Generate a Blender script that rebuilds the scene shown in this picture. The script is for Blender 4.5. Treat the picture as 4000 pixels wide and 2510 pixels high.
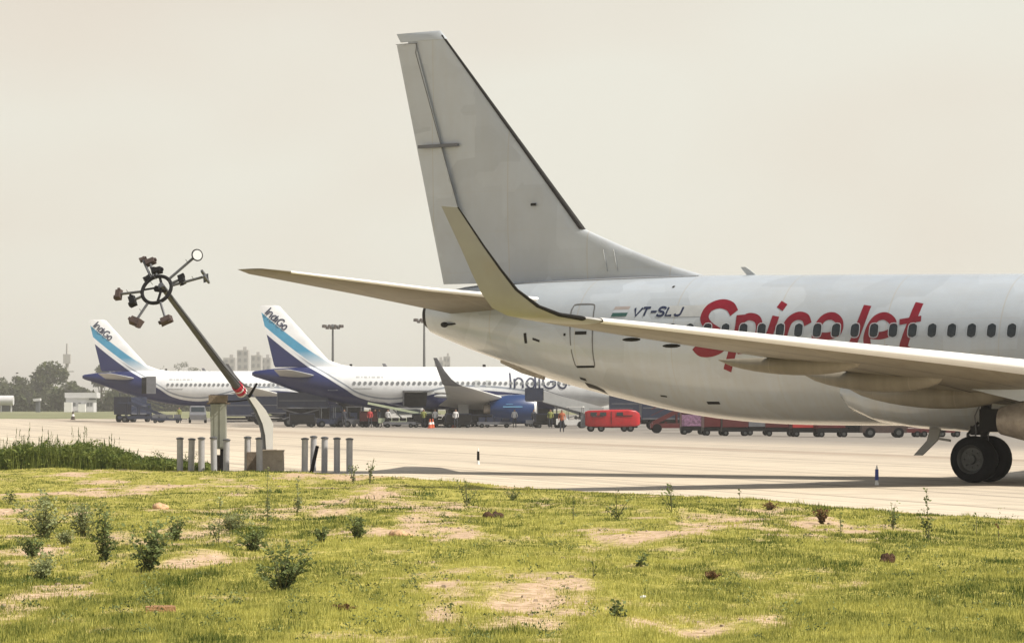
import bpy, math, random
import numpy as np
from mathutils import Vector, Matrix, Euler
random.seed(7); rng = np.random.default_rng(7)
R = math.radians
for o in list(bpy.data.objects): bpy.data.objects.remove(o)
SC = bpy.context.scene
COL = SC.collection

# ------------------------------------------------------------------ camera, sky, sun, exposure
CAMH, FPX, HORIZ = 1.75, 12000.0, 1600.0
cam = bpy.data.objects.new('camera', bpy.data.cameras.new('camera')); COL.objects.link(cam)
cam.location = (0, 0, CAMH); cam.rotation_euler = (R(90), 0, 0)
cam.data.sensor_width = 36; cam.data.lens = 108; cam.data.shift_y = (HORIZ-1255)/4000
cam.data.clip_start = .5; cam.data.clip_end = 20000
SC.camera = cam
SUN_EL = R(52); SUN_H = Vector((.94, -.34, 0)).normalized()      # horizontal direction towards the sun
W = bpy.data.worlds.new('World'); SC.world = W; W.use_nodes = True
VEIL = (6.85, 6.75, 6.4)
nt = W.node_tree; nt.nodes.clear()
wo = nt.nodes.new('ShaderNodeOutputWorld'); bg = nt.nodes.new('ShaderNodeBackground')
sky = nt.nodes.new('ShaderNodeTexSky'); sky.sky_type = 'NISHITA'; sky.sun_disc = False
sky.sun_elevation = SUN_EL; sky.sun_rotation = math.atan2(SUN_H.x, SUN_H.y)
sky.air_density = 1.0; sky.dust_density = 1.5; sky.ozone_density = 1.0; sky.altitude = 0
tcs = nt.nodes.new('ShaderNodeTexCoord'); mps = nt.nodes.new('ShaderNodeMapping'); mps.inputs['Scale'].default_value = (5, 5, 9)
nz = nt.nodes.new('ShaderNodeTexNoise'); nz.inputs['Scale'].default_value = 1.3; nz.inputs['Detail'].default_value = 2
rmp = nt.nodes.new('ShaderNodeValToRGB')
rmp.color_ramp.elements[0].position = .25; rmp.color_ramp.elements[0].color = (.95, .865, .775, 1)
rmp.color_ramp.elements[1].position = .62; rmp.color_ramp.elements[1].color = (1.0, .985, .91, 1)
hs = nt.nodes.new('ShaderNodeHueSaturation'); hs.inputs['Saturation'].default_value = .8
mx = nt.nodes.new('ShaderNodeMix'); mx.data_type = 'RGBA'; mx.blend_type = 'MULTIPLY'; mx.inputs[0].default_value = 1
lk = nt.links.new
lk(tcs.outputs['Generated'], mps.inputs[0]); lk(mps.outputs[0], nz.inputs['Vector']); sx_ = nt.nodes.new('ShaderNodeSeparateXYZ'); lk(tcs.outputs['Generated'], sx_.inputs[0])
fx_ = nt.nodes.new('ShaderNodeMapRange'); fx_.inputs[1].default_value = -.2; fx_.inputs[2].default_value = .12; fx_.inputs[3].default_value = -.16; fx_.inputs[4].default_value = .10; lk(sx_.outputs[0], fx_.inputs[0])
ad_ = nt.nodes.new('ShaderNodeMath'); ad_.operation = 'ADD'; lk(nz.outputs['Fac'], ad_.inputs[0]); lk(fx_.outputs[0], ad_.inputs[1]); lk(ad_.outputs[0], rmp.inputs[0])
lk(sky.outputs[0], hs.inputs['Color']); lk(hs.outputs[0], mx.inputs[6]); lk(rmp.outputs[0], mx.inputs[7])
# dust veil: pale cream low in the sky, thinning towards the zenith
sv_ = nt.nodes.new('ShaderNodeSeparateXYZ'); lk(tcs.outputs['Generated'], sv_.inputs[0])
vf = nt.nodes.new('ShaderNodeMapRange'); vf.inputs[1].default_value = .12; vf.inputs[2].default_value = .6; vf.inputs[3].default_value = .95; vf.inputs[4].default_value = .12; lk(sv_.outputs[2], vf.inputs[0])
veil = nt.nodes.new('ShaderNodeMix'); veil.data_type = 'RGBA'; veil.blend_type = 'MULTIPLY'; veil.inputs[0].default_value = 1; lk(rmp.outputs[0], veil.inputs[6]); veil.inputs[7].default_value = (VEIL[0], VEIL[1], VEIL[2], 1)
fin_ = nt.nodes.new('ShaderNodeMix'); fin_.data_type = 'RGBA'; lk(vf.outputs[0], fin_.inputs[0]); lk(mx.outputs[2], fin_.inputs[6]); lk(veil.outputs[2], fin_.inputs[7])
lk(fin_.outputs[2], bg.inputs[0]); bg.inputs[1].default_value = .10
lk(bg.outputs[0], wo.inputs[0])
sun = bpy.data.objects.new('sun', bpy.data.lights.new('sun', 'SUN')); COL.objects.link(sun)
sun.data.energy = 4.9; sun.data.angle = R(.6); sun.data.color = (1.0, .92, .80)
sdir = Vector((SUN_H.x*math.cos(SUN_EL), SUN_H.y*math.cos(SUN_EL), math.sin(SUN_EL)))
sun.rotation_euler = sdir.to_track_quat('Z', 'Y').to_euler()
sun.location = (30, -20, 60)
SC.view_settings.view_transform = 'Standard'; SC.view_settings.look = 'None'
SC.view_settings.gamma = 1; SC.view_settings.use_curve_mapping = False
SC.view_settings.exposure = 0.34
SC.render.engine = 'CYCLES'
SC.cycles.max_bounces = 6; SC.cycles.volume_bounces = 0; SC.cycles.diffuse_bounces = 3

# ------------------------------------------------------------------ helpers
def N(n, t, **k):
    x = n.nodes.new(t)
    for a, b in k.items(): setattr(x, a, b)
    return x

def mat(name, col, rough=.5, metal=0.0, var=.12, scale=2.0, bump=0.0, bscale=None, stretch=(1, 1, 1), dirt=None, dirt_amt=.0, dirt_scale=.6, coat=0.0):
    m = bpy.data.materials.new(name); m.use_nodes = True; n = m.node_tree; b = n.nodes['Principled BSDF']
    tc = N(n, 'ShaderNodeTexCoord'); mp = N(n, 'ShaderNodeMapping'); mp.inputs['Scale'].default_value = stretch
    n.links.new(tc.outputs['Object'], mp.inputs[0])
    no = N(n, 'ShaderNodeTexNoise'); no.inputs['Scale'].default_value = scale; no.inputs['Detail'].default_value = 6; no.inputs['Roughness'].default_value = .65
    n.links.new(mp.outputs[0], no.inputs['Vector'])
    r = N(n, 'ShaderNodeValToRGB'); e = r.color_ramp.elements
    e[0].position = .3; e[1].position = .72
    e[0].color = tuple(c*(1-var) for c in col[:3])+(1,); e[1].color = tuple(min(1, c*(1+var)) for c in col[:3])+(1,)
    n.links.new(no.outputs['Fac'], r.inputs[0]); out = r.outputs[0]
    if dirt:
        n2 = N(n, 'ShaderNodeTexNoise'); n2.inputs['Scale'].default_value = dirt_scale; n2.inputs['Detail'].default_value = 8; n2.inputs['Roughness'].default_value = .7
        n.links.new(mp.outputs[0], n2.inputs['Vector'])
        r2 = N(n, 'ShaderNodeMapRange'); r2.inputs[1].default_value = .48; r2.inputs[2].default_value = .75; r2.inputs[4].default_value = dirt_amt
        n.links.new(n2.outputs['Fac'], r2.inputs[0])
        mi = N(n, 'ShaderNodeMix', data_type='RGBA'); n.links.new(r2.outputs[0], mi.inputs[0]); n.links.new(out, mi.inputs[6]); mi.inputs[7].default_value = (*dirt, 1); out = mi.outputs[2]
    n.links.new(out, b.inputs['Base Color'])
    b.inputs['Roughness'].default_value = rough; b.inputs['Metallic'].default_value = metal
    if coat: b.inputs['Coat Weight'].default_value = coat; b.inputs['Coat Roughness'].default_value = .15
    if bump:
        bn = N(n, 'ShaderNodeTexNoise'); bn.inputs['Scale'].default_value = bscale or scale*4; bn.inputs['Detail'].default_value = 4
        n.links.new(mp.outputs[0], bn.inputs['Vector'])
        bp = N(n, 'ShaderNodeBump'); bp.inputs['Strength'].default_value = bump; bp.inputs['Distance'].default_value = .02
        n.links.new(bn.outputs['Fac'], bp.inputs['Height']); n.links.new(bp.outputs[0], b.inputs['Normal'])
    return m

class MB:
    def __init__(s): s.v = []; s.f = []; s.m = []
    def add(s, vs, fs, m=0):
        b = len(s.v); s.v += [tuple(v) for v in vs]; s.f += [tuple(i+b for i in f) for f in fs]; s.m += [m]*len(fs); return s
    def box(s, c, d, rz=0, M=None, m=0, taper=1.0):
        M = M or Matrix.Rotation(rz, 3, 'Z'); c = Vector(c); vs = []
        for z in (-.5, .5):
            k = taper if z > 0 else 1
            for x, y in ((-.5, -.5), (.5, -.5), (.5, .5), (-.5, .5)): vs.append(c+M@Vector((x*d[0]*k, y*d[1]*k, z*d[2])))
        return s.add(vs, [(3, 2, 1, 0), (4, 5, 6, 7), (0, 1, 5, 4), (1, 2, 6, 5), (2, 3, 7, 6), (3, 0, 4, 7)], m)
    def cyl(s, p, q, r0, r1=None, n=12, m=0, cap=True):
        p, q = Vector(p), Vector(q); r1 = r0 if r1 is None else r1
        d = (q-p).normalized(); u = d.orthogonal().normalized(); w = d.cross(u); vs = []
        for c, r in ((p, r0), (q, r1)):
            for i in range(n):
                a = 2*math.pi*i/n; vs.append(c+u*r*math.cos(a)+w*r*math.sin(a))
        fs = [(i, (i+1) % n, n+(i+1) % n, n+i) for i in range(n)]
        if cap: fs += [tuple(range(n-1, -1, -1)), tuple(range(n, 2*n))]
        return s.add(vs, fs, m)
    def bar(s, p, q, w, h=None, m=0):
        p, q = Vector(p), Vector(q); d = q-p; h = h or w
        M = d.to_track_quat('X', 'Z').to_matrix(); return s.box((p+q)/2, (d.length, w, h), M=M, m=m)
    def tube(s, pts, r, n=8, m=0):
        for a, b in zip(pts, pts[1:]): s.cyl(a, b, r, n=n, m=m)
        return s
    def loft(s, loops, cap=True, m=0, closed=True):
        n = len(loops[0]); vs = [p for l in loops for p in l]; fs = []
        for i in range(len(loops)-1):
            for j in range(n if closed else n-1):
                k = (j+1) % n; fs.append((i*n+j, i*n+k, (i+1)*n+k, (i+1)*n+j))
        if cap: fs += [tuple(range(n-1, -1, -1)), tuple(range((len(loops)-1)*n, len(loops)*n))]
        return s.add(vs, fs, m)
    def torus(s, c, Rr, r, u, w, n=32, k=8, m=0):
        u, w = Vector(u).normalized(), Vector(w).normalized(); x = u.cross(w); c = Vector(c); vs = []; fs = []
        for i in range(n):
            a = 2*math.pi*i/n; d = u*math.cos(a)+w*math.sin(a)
            for j in range(k):
                b = 2*math.pi*j/k; vs.append(c+d*(Rr+r*math.cos(b))+x*r*math.sin(b))
        for i in range(n):
            for j in range(k): fs.append((i*k+j, i*k+(j+1) % k, ((i+1) % n)*k+(j+1) % k, ((i+1) % n)*k+j))
        return s.add(vs, fs, m)
    def ball(s, c, rx, ry, rz, n=10, k=7, m=0, jit=0):
        c = Vector(c); loops = []
        for i in range(k+1):
            t = math.pi*(i+.02)/(k+.04)
            loops.append([c+Vector((rx*math.sin(t)*math.cos(2*math.pi*j/n), ry*math.sin(t)*math.sin(2*math.pi*j/n), rz*math.cos(t)))*(1+random.uniform(-jit, jit)) for j in range(n)])
        return s.loft(loops, m=m)
    def mesh(s, name, mats, smooth=False, ang=35):
        me = bpy.data.meshes.new(name); me.from_pydata(s.v, [], s.f)
        for x in (mats if isinstance(mats, (list, tuple)) else [mats]): me.materials.append(x)
        me.polygons.foreach_set('material_index', s.m)
        import bmesh
        b = bmesh.new(); b.from_mesh(me); bmesh.ops.recalc_face_normals(b, faces=b.faces); b.to_mesh(me); b.free()
        if smooth:
            me.polygons.foreach_set('use_smooth', [True]*len(me.polygons))
            try: me.set_sharp_from_angle(angle=R(ang))
            except Exception: pass
        me.update(); return me
    def build(s, name, mats, parent=None, smooth=False, ang=35, loc=None, rz=0):
        o = bpy.data.objects.new(name, s.mesh(name, mats, smooth, ang)); COL.objects.link(o)
        if parent: o.parent = parent
        if loc is not None: o.location = loc; o.rotation_euler = (0, 0, rz)
        return o

def tag(o, label, cat, group=None, kind=None):
    o['label'] = label; o['category'] = cat
    if group: o['group'] = group
    if kind: o['kind'] = kind
    return o
def thing(name, label, cat, loc=(0, 0, 0), rz=0, group=None):
    o = bpy.data.objects.new(name, None); COL.objects.link(o); o.empty_display_size = .2
    o.location = loc; o.rotation_euler = (0, 0, rz); return tag(o, label, cat, group)
def copy_tree(o, loc=None, rz=None, label=None, parent=None):
    c = o.copy(); COL.objects.link(c)
    if parent: c.parent = parent
    if loc is not None: c.location = loc
    if rz is not None: c.rotation_euler = (0, 0, rz)
    if label: c['label'] = label
    for ch in list(o.children): copy_tree(ch, parent=c)
    return c

GY = [0, 200, 300, 360, 430, 500, 600, 900, 2000, 9000]; GZ = [0, 0, .1, .42, .65, .9, 1.2, 1.45, 1.6, 1.6]
def gz(y): return float(np.interp(y, GY, GZ))
def at(u, Y, v=None):
    X = (u-2000)/FPX*Y
    return Vector((X, Y, gz(Y) if v is None else CAMH-(v-HORIZ)/FPX*Y))
def gy(v): return CAMH*FPX/(v-HORIZ)

# value noise
def vnoise(x, y, seed=0):
    xi = np.floor(x).astype(int); yi = np.floor(y).astype(int); fx = x-xi; fy = y-yi
    fx = fx*fx*(3-2*fx); fy = fy*fy*(3-2*fy)
    def h(a, b):
        k = (a*374761393+b*668265263+seed*1442695041) & 0xffffffff
        k = ((k ^ (k >> 13))*1274126177) & 0xffffffff
        return ((k ^ (k >> 16)) & 0xffff)/65535.0
    return (h(xi, yi)*(1-fx)+h(xi+1, yi)*fx)*(1-fy)+(h(xi, yi+1)*(1-fx)+h(xi+1, yi+1)*fx)*fy
def fbm(x, y, seed=0, o=4):
    s = 0; a = .5; t = 0
    for i in range(o): s = s+a*vnoise(x*2**i+i*17, y*2**i+i*9, seed+i); t += a; a *= .55
    return s/t

# ------------------------------------------------------------------ materials
M_white = mat('aircraft_white', (.45, .505, .565), .26, var=.05, scale=1.2, dirt=(.40, .38, .34), dirt_amt=.35, dirt_scale=.5, stretch=(.5, 1, 1.5), coat=.8)
M_fin = mat('aircraft_fin_white', (.46, .50, .545), .42, var=.05, scale=.8, dirt=(.36, .35, .33), dirt_amt=.3, dirt_scale=.7, coat=.2)
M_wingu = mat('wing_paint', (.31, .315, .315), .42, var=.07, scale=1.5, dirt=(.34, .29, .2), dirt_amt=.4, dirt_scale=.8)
M_slat = mat('polished_slat', (.80, .80, .79), .35, metal=.1, var=.03)
M_dark = mat('dark_metal', (.016, .015, .014), .5, var=.25)
M_seam = mat('panel_seam', (.13, .13, .13), .6)
M_rubber = mat('tyre_rubber', (.006, .007, .009), .8, var=.2)
M_hub = mat('wheel_hub_metal', (.08, .085, .085), .45, metal=.4, var=.2, scale=12)
M_nozzle = mat('heat_stained_nozzle', (.34, .30, .26), .45, metal=.4, var=.3, scale=5)
M_glass = mat('cabin_glass', (.02, .028, .034), .15, var=.3, scale=4)
M_red = mat('red_lettering', (.20, .002, .014), .5, var=.15, scale=3)
M_navy = mat('navy_print', (.012, .02, .06), .5, var=.1)
M_green = mat('flag_green', (.03, .10, .09), .5)
M_saffron = mat('flag_saffron', (.36, .32, .31), .5)
M_gpatch = mat('grey_repaint_patch', (.42, .44, .45), .5)
M_conc = mat('cast_concrete', (.36, .31, .24), .85, var=.2, scale=5, bump=.5)
M_conc_d = mat('weathered_concrete', (.2, .16, .12), .9, var=.25, scale=5, bump=.5)
M_galv = mat('galvanised_steel', (.40, .40, .41), .5, metal=0, var=.15, scale=6)
M_pole = mat('dull_pole_steel', (.12, .125, .135), .5, metal=.4, var=.15, scale=3)
M_black = mat('black_housing', (.014, .014, .015), .5, var=.2)
M_rust = mat('rusted_lamp', (.06, .04, .035), .8, var=.4, scale=9)
M_lens = mat('pale_lamp_glass', (.6, .62, .64), .12, var=.03)
M_collar = mat('red_white_tape', (.5, .02, .05), .5)
M_wht = mat('white_paint', (.78, .78, .76), .45, var=.06)
M_cab = mat('cabinet_grey_green', (.27, .28, .24), .6, var=.1, scale=3)
M_orange = mat('orange_plastic', (.5, .09, .03), .5)
M_bred = mat('bus_red', (.42, .01, .016), .4, var=.25, scale=1.2, dirt=(.16, .03, .03), dirt_amt=.6, dirt_scale=1.1)
M_mar = mat('maroon_paint', (.095, .012, .014), .45, var=.25, scale=1.5)
M_pink = mat('faded_pink_rail', (.5, .22, .2), .5)
M_blued = mat('dark_blue_equipment', (.012, .02, .05), .45, var=.25)
M_gray = mat('equipment_grey', (.13, .135, .15), .5, var=.2)
M_pgreen = mat('pale_green_equipment', (.42, .47, .33), .5, var=.15)
M_skin = mat('skin', (.25, .13, .08), .6)
M_trs = mat('dark_trousers', (.03, .035, .05), .8)
M_hair = mat('black_hair', (.012, .01, .01), .7)
for m_ in (M_rubber, M_black, M_dark): m_.node_tree.nodes['Principled BSDF'].inputs['Specular IOR Level'].default_value = .12
M_lilac = mat('lilac_sheet', (.22, .12, .2), .6, var=.7, scale=5)

# ------------------------------------------------------------------ ground, apron, field
DV = Vector((.258, -.966))
def sheet(name, poly_x, ys, mt, dz):
    vs = []; fs = []
    for y in ys:
        x0, x1 = poly_x(y); z = gz(y)+dz; vs += [(x0, y, z), (x1, y, z)]
    for i in range(len(ys)-1): fs.append((2*i, 2*i+1, 2*i+3, 2*i+2))
    o = MB().add(vs, fs).build(name, mt); o['kind'] = 'structure'; return o

def pos_xy(n):
    g = N(n, 'ShaderNodeNewGeometry'); return g.outputs['Position']
def m_apron():
    m = bpy.data.materials.new('sunlit_concrete_pavement'); m.use_nodes = True; n = m.node_tree; b = n.nodes['Principled BSDF']; L = n.links.new
    P = pos_xy(n)
    dp = N(n, 'ShaderNodeVectorMath', operation='DOT_PRODUCT'); L(P, dp.inputs[0]); dp.inputs[1].default_value = (.966, .258, 0)
    dq = N(n, 'ShaderNodeVectorMath', operation='DOT_PRODUCT'); L(P, dq.inputs[0]); dq.inputs[1].default_value = (.258, -.966, 0)
    cb = N(n, 'ShaderNodeCombineXYZ'); L(dp.outputs['Value'], cb.inputs[0]); L(dq.outputs['Value'], cb.inputs[1])
    mp = N(n, 'ShaderNodeMapping'); mp.inputs['Scale'].default_value = (1.7, .018, 1); L(cb.outputs[0], mp.inputs[0])
    n1 = N(n, 'ShaderNodeTexNoise'); n1.inputs['Scale'].default_value = 1.0; n1.inputs['Detail'].default_value = 5; L(mp.outputs[0], n1.inputs['Vector'])
    mp2 = N(n, 'ShaderNodeMapping'); mp2.inputs['Scale'].default_value = (.22, .006, 1); L(cb.outputs[0], mp2.inputs[0])
    n2 = N(n, 'ShaderNodeTexNoise'); n2.inputs['Scale'].default_value = 1.0; n2.inputs['Detail'].default_value = 2; L(mp2.outputs[0], n2.inputs['Vector'])
    ad = N(n, 'ShaderNodeMath', operation='MULTIPLY_ADD'); L(n2.outputs['Fac'], ad.inputs[0]); ad.inputs[1].default_value = 6; L(dp.outputs['Value'], ad.inputs[2])
    mr = N(n, 'ShaderNodeMapRange'); mr.inputs[1].default_value = 15; mr.inputs[2].default_value = 95; L(ad.outputs[0], mr.inputs[0])
    r = N(n, 'ShaderNodeValToRGB'); L(mr.outputs[0], r.inputs[0]); r.color_ramp.interpolation = 'LINEAR'
    pts = [(0, (.54, .47, .365)), (.1, (.56, .49, .385)), (.19, (.48, .42, .335)), (.27, (.52, .455, .36)), (.36, (.47, .41, .33)), (.40, (.34, .28, .22)), (.43, (.47, .41, .33)), (.50, (.44, .385, .315)), (.55, (.33, .295, .25)), (.64, (.235, .215, .19)), (1, (.205, .195, .18))]
    e = r.color_ramp.elements
    while len(e) < len(pts): e.new(.5)
    for q, (p, c) in zip(e, pts): q.position = p; q.color = (*c, 1)
    # tyre streaks along the taxi direction
    r2 = N(n, 'ShaderNodeMapRange'); r2.inputs[1].default_value = .52; r2.inputs[2].default_value = .66; r2.inputs[4].default_value = .62; L(n1.outputs['Fac'], r2.inputs[0])
    mi = N(n, 'ShaderNodeMix', data_type='RGBA'); L(r2.outputs[0], mi.inputs[0]); L(r.outputs[0], mi.inputs[6]); mi.inputs[7].default_value = (.22, .19, .16, 1)
    # slab joints
    out = mi.outputs[2]
    for src, per in ((dp, 7.5), (dq, 7.5)):
        md = N(n, 'ShaderNodeMath', operation='PINGPONG'); L(src.outputs['Value'], md.inputs[0]); md.inputs[1].default_value = per/2
        lt = N(n, 'ShaderNodeMapRange'); lt.inputs[1].default_value = .05; lt.inputs[2].default_value = .11; lt.inputs[3].default_value = .6; lt.inputs[4].default_value = 0; L(md.outputs[0], lt.inputs[0])
        m2 = N(n, 'ShaderNodeMix', data_type='RGBA'); L(lt.outputs[0], m2.inputs[0]); L(out, m2.inputs[6]); m2.inputs[7].default_value = (.22, .18, .14, 1); out = m2.outputs[2]
    n3 = N(n, 'ShaderNodeTexNoise'); n3.inputs['Scale'].default_value = .8; n3.inputs['Detail'].default_value = 8; L(P, n3.inputs['Vector'])
    r3 = N(n, 'ShaderNodeMapRange'); r3.inputs[1].default_value = .3; r3.inputs[2].default_value = .7; r3.inputs[3].default_value = .9; r3.inputs[4].default_value = 1.08; L(n3.outputs['Fac'], r3.inputs[0])
    vm = N(n, 'ShaderNodeVectorMath', operation='SCALE'); L(out, vm.inputs[0]); L(r3.outputs[0], vm.inputs['Scale'])
    L(vm.outputs[0], b.inputs['Base Color']); b.inputs['Roughness'].default_value = .9; b.inputs['Specular IOR Level'].default_value = .15
    return m
M_ground = mat('dry_scrub_ground', (.17, .18, .085), .95, var=.45, scale=.06, dirt=(.30, .24, .15), dirt_amt=.5, dirt_scale=.03)
ysG = [2, 60, 200, 300, 360, 430, 500, 600, 900, 2000, 9000]
sheet('ground', lambda y: (-.9*y-80, .9*y+80), ysG, M_ground, -.02)
ysA = [10, 60, 120, 200, 300, 360, 405]
sheet('apron', lambda y: (-190, 190), ysA, m_apron(), .0)
sheet('far_apron', lambda y: (-45+ (y-405)*.2, 260), [405, 430, 500, 520], bpy.data.materials['sunlit_concrete_pavement'], .0)

# near grass field; its edge follows the taxiway shoulder
EDGE = [(-16, 92), (-9.8, 88), (-6.8, 85.5), (-3.33, 80), (-.6, 72), (1.6, 64.6), (3.6, 61.8), (4.8, 58), (5.83, 53.8), (6.83, 51.2), (7.87, 47.2), (12, 36), (24, 4)]
EX = np.array([e[0] for e in EDGE], float); EYv = np.array([e[1] for e in EDGE], float)
def edge_y(x): return np.interp(x, EX, EYv)
def field_z(X, Y):
    d = np.clip((edge_y(X)-Y)/6, 0, 1)
    b = (fbm(X*.35, Y*.13, 3, 3)-.5)*.20+(fbm(X*1.1, Y*.5, 5, 3)-.5)*.13
    return .025+.085*d+np.clip(b, -.08, .14)*(.35+.65*d)*np.clip((edge_y(X)+1-Y)/3, .15, 1)
def cover(X, Y):      # 0 bare earth .. 1 full grass
    c = fbm(X*.75+3, Y*.2, 11, 4)+.75*(fbm(X*3.3, Y*1.2, 21, 5)-.5)
    c = c-.07*np.exp(-((edge_y(X)-Y)/1.5)**2)
    for (cx, cy, sx, sy, a) in BARE: c = c-a*.5*np.exp(-((X-cx)/sx)**2-((Y-cy)/sy)**2)
    return np.clip((c-.23)/.24, 0, 1)
def bp(u, v, wu, hv, a):
    y = gy(v); return ((u-2000)/FPX*y, y, wu/FPX*y, hv*y*y/21000*1.0, a)
BARE = [bp(850, 2215, 260, 28, .32), bp(640, 2335, 160, 14, .3), bp(1850, 2245, 110, 10, .3), bp(2250, 2295, 150, 12, .28), bp(2700, 2480, 330, 40, .3),
        bp(1950, 2420, 260, 35, .22), bp(3600, 2100, 420, 26, .22), bp(3550, 2475, 260, 12, .25), bp(60, 2030, 80, 20, .2), bp(620, 2020, 120, 14, .25),
        bp(1560, 2120, 90, 12, .2), bp(1350, 2200, 120, 10, .25), bp(1480, 2320, 220, 8, .22), bp(2000, 1900, 500, 8, .15), bp(1300, 1865, 500, 8, .25)]
def lush(X, Y): return fbm(X*.3+9, Y*.09+4, 31, 3)
def bg_grass_mat():
    m = bpy.data.materials.new('field_soil_and_turf'); m.use_nodes = True; n = m.node_tree; b = n.nodes['Principled BSDF']; L = n.links.new
    a = N(n, 'ShaderNodeAttribute', attribute_name='cover'); P = pos_xy(n)
    n1 = N(n, 'ShaderNodeTexNoise'); n1.inputs['Scale'].default_value = 9; n1.inputs['Detail'].default_value = 5; L(P, n1.inputs['Vector'])
    s = N(n, 'ShaderNodeValToRGB'); s.color_ramp.elements[0].color = (.30, .21, .12, 1); s.color_ramp.elements[1].color = (.58, .43, .31, 1); s.color_ramp.elements[0].position = .3; s.color_ramp.elements[1].position = .65; L(n1.outputs['Fac'], s.inputs[0])
    g = N(n, 'ShaderNodeValToRGB'); g.color_ramp.elements[0].color = (.10, .12, .015, 1); g.color_ramp.elements[1].color = (.50, .43, .12, 1); g.color_ramp.elements[0].position = .3; g.color_ramp.elements[1].position = .7; L(n1.outputs['Fac'], g.inputs[0])
    mi = N(n, 'ShaderNodeMix', data_type='RGBA'); L(a.outputs['Fac'], mi.inputs[0]); L(s.outputs[0], mi.inputs[6]); L(g.outputs[0], mi.inputs[7])
    L(mi.outputs[2], b.inputs['Base Color']); b.inputs['Roughness'].default_value = .95; b.inputs['Specular IOR Level'].default_value = .1
    bn = N(n, 'ShaderNodeBump'); bn.inputs['Strength'].default_value = .6; bn.inputs['Distance'].default_value = .03; L(n1.outputs['Fac'], bn.inputs['Height']); L(bn.outputs[0], b.inputs['Normal'])
    return m
nx, ny = 420, 380
fy = 12+ (93-12)*np.linspace(0, 1, ny)**1.25; fx = np.linspace(-18, 17, nx)
XX, YY = np.meshgrid(fx, fy); ey = edge_y(XX)+(fbm(XX*.8, XX*0+2.3, 51, 3)-.5)*2.2
ZZ = field_z(XX, YY)
keep = YY < ey+.4; ZZ = np.where(YY > ey, -.03, ZZ)
idx = np.arange(nx*ny).reshape(ny, nx)
q = np.stack([idx[:-1, :-1], idx[:-1, 1:], idx[1:, 1:], idx[1:, :-1]], -1).reshape(-1, 4)
kq = keep[:-1, :-1].reshape(-1)
q = q[kq]; used = np.unique(q); remap = -np.ones(nx*ny, int); remap[used] = np.arange(len(used)); q = remap[q]
me = bpy.data.meshes.new('grass_field'); vv = np.stack([XX.ravel(), YY.ravel(), ZZ.ravel()], -1)[used]
me.vertices.add(len(vv)); me.vertices.foreach_set('co', vv.ravel()); me.loops.add(q.size); me.loops.foreach_set('vertex_index', q.ravel().astype(np.int32))
me.polygons.add(len(q)); me.polygons.foreach_set('loop_start', np.arange(0, q.size, 4, dtype=np.int32)); me.update(calc_edges=True)
me.polygons.foreach_set('use_smooth', np.ones(len(q), bool))
at_ = me.attributes.new('cover', 'FLOAT', 'POINT'); at_.data.foreach_set('value', cover(vv[:, 0], vv[:, 1]).astype(np.float32))
me.materials.append(bg_grass_mat()); gf = bpy.data.objects.new('grass_field', me); COL.objects.link(gf); gf['kind'] = 'structure'

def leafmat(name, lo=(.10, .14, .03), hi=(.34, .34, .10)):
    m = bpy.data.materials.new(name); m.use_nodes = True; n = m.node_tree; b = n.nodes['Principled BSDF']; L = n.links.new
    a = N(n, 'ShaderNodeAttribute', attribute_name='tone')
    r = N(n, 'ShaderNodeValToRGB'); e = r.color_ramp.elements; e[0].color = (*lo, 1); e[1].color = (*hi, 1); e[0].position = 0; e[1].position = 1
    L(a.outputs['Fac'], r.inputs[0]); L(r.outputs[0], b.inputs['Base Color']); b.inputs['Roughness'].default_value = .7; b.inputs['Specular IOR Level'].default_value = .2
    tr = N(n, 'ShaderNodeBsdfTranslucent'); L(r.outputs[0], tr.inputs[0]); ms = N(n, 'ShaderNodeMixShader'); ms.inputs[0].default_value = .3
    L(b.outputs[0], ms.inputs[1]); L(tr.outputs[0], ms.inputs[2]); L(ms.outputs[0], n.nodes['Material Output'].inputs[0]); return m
def tris(name, V, tone, mt, nper=3):
    n = len(V)//nper; me = bpy.data.meshes.new(name); me.vertices.add(len(V)); me.vertices.foreach_set('co', np.asarray(V, np.float32).ravel())
    me.loops.add(len(V)); me.loops.foreach_set('vertex_index', np.arange(len(V), dtype=np.int32)); me.polygons.add(n); me.polygons.foreach_set('loop_start', np.arange(0, len(V), nper, dtype=np.int32)); me.update(calc_edges=True)
    t = me.attributes.new('tone', 'FLOAT', 'POINT'); t.data.foreach_set('value', np.repeat(tone, nper).astype(np.float32)); me.materials.append(mt); return me
def blades(X, Y, Z, H, Wd, lean=.5):
    n = len(X); a = rng.uniform(0, 2*np.pi, n); dx, dy = np.cos(a)*Wd, np.sin(a)*Wd*.5
    l = rng.uniform(0, lean, n)*H; b = rng.uniform(0, 2*np.pi, n)
    V = np.empty((n, 3, 3)); V[:, 0] = np.stack([X-dx, Y-dy, Z-.01], -1); V[:, 1] = np.stack([X+dx, Y+dy, Z-.01], -1); V[:, 2] = np.stack([X+np.cos(b)*l, Y+np.sin(b)*l, Z+H], -1)
    return V.reshape(-1, 3)
M_turf = leafmat('turf_blades', (.028, .07, .008), (.54, .52, .14))
NB = 620000
Y = 1/rng.uniform(1/91, 1/20, NB); X = rng.uniform(-1, 1, NB)*(Y*.185+1)
c = cover(X, Y); k = (rng.random(NB) < c*.85+.06) & (Y < edge_y(X)-.1); X, Y = X[k], Y[k]
NC = 13000; tY = 1/rng.uniform(1/90, 1/20, NC); tX = rng.uniform(-1, 1, NC)*(tY*.185+1)
tc_ = cover(tX, tY); k = (rng.random(NC) < .12+.75*tc_) & (tY < edge_y(tX)-.15); tX, tY = tX[k], tY[k]
per = rng.integers(12, 46, len(tX)); tid = np.repeat(np.arange(len(tX)), per); tr_ = rng.uniform(.03, .15, len(tX))*(1+tY*.006)
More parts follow.
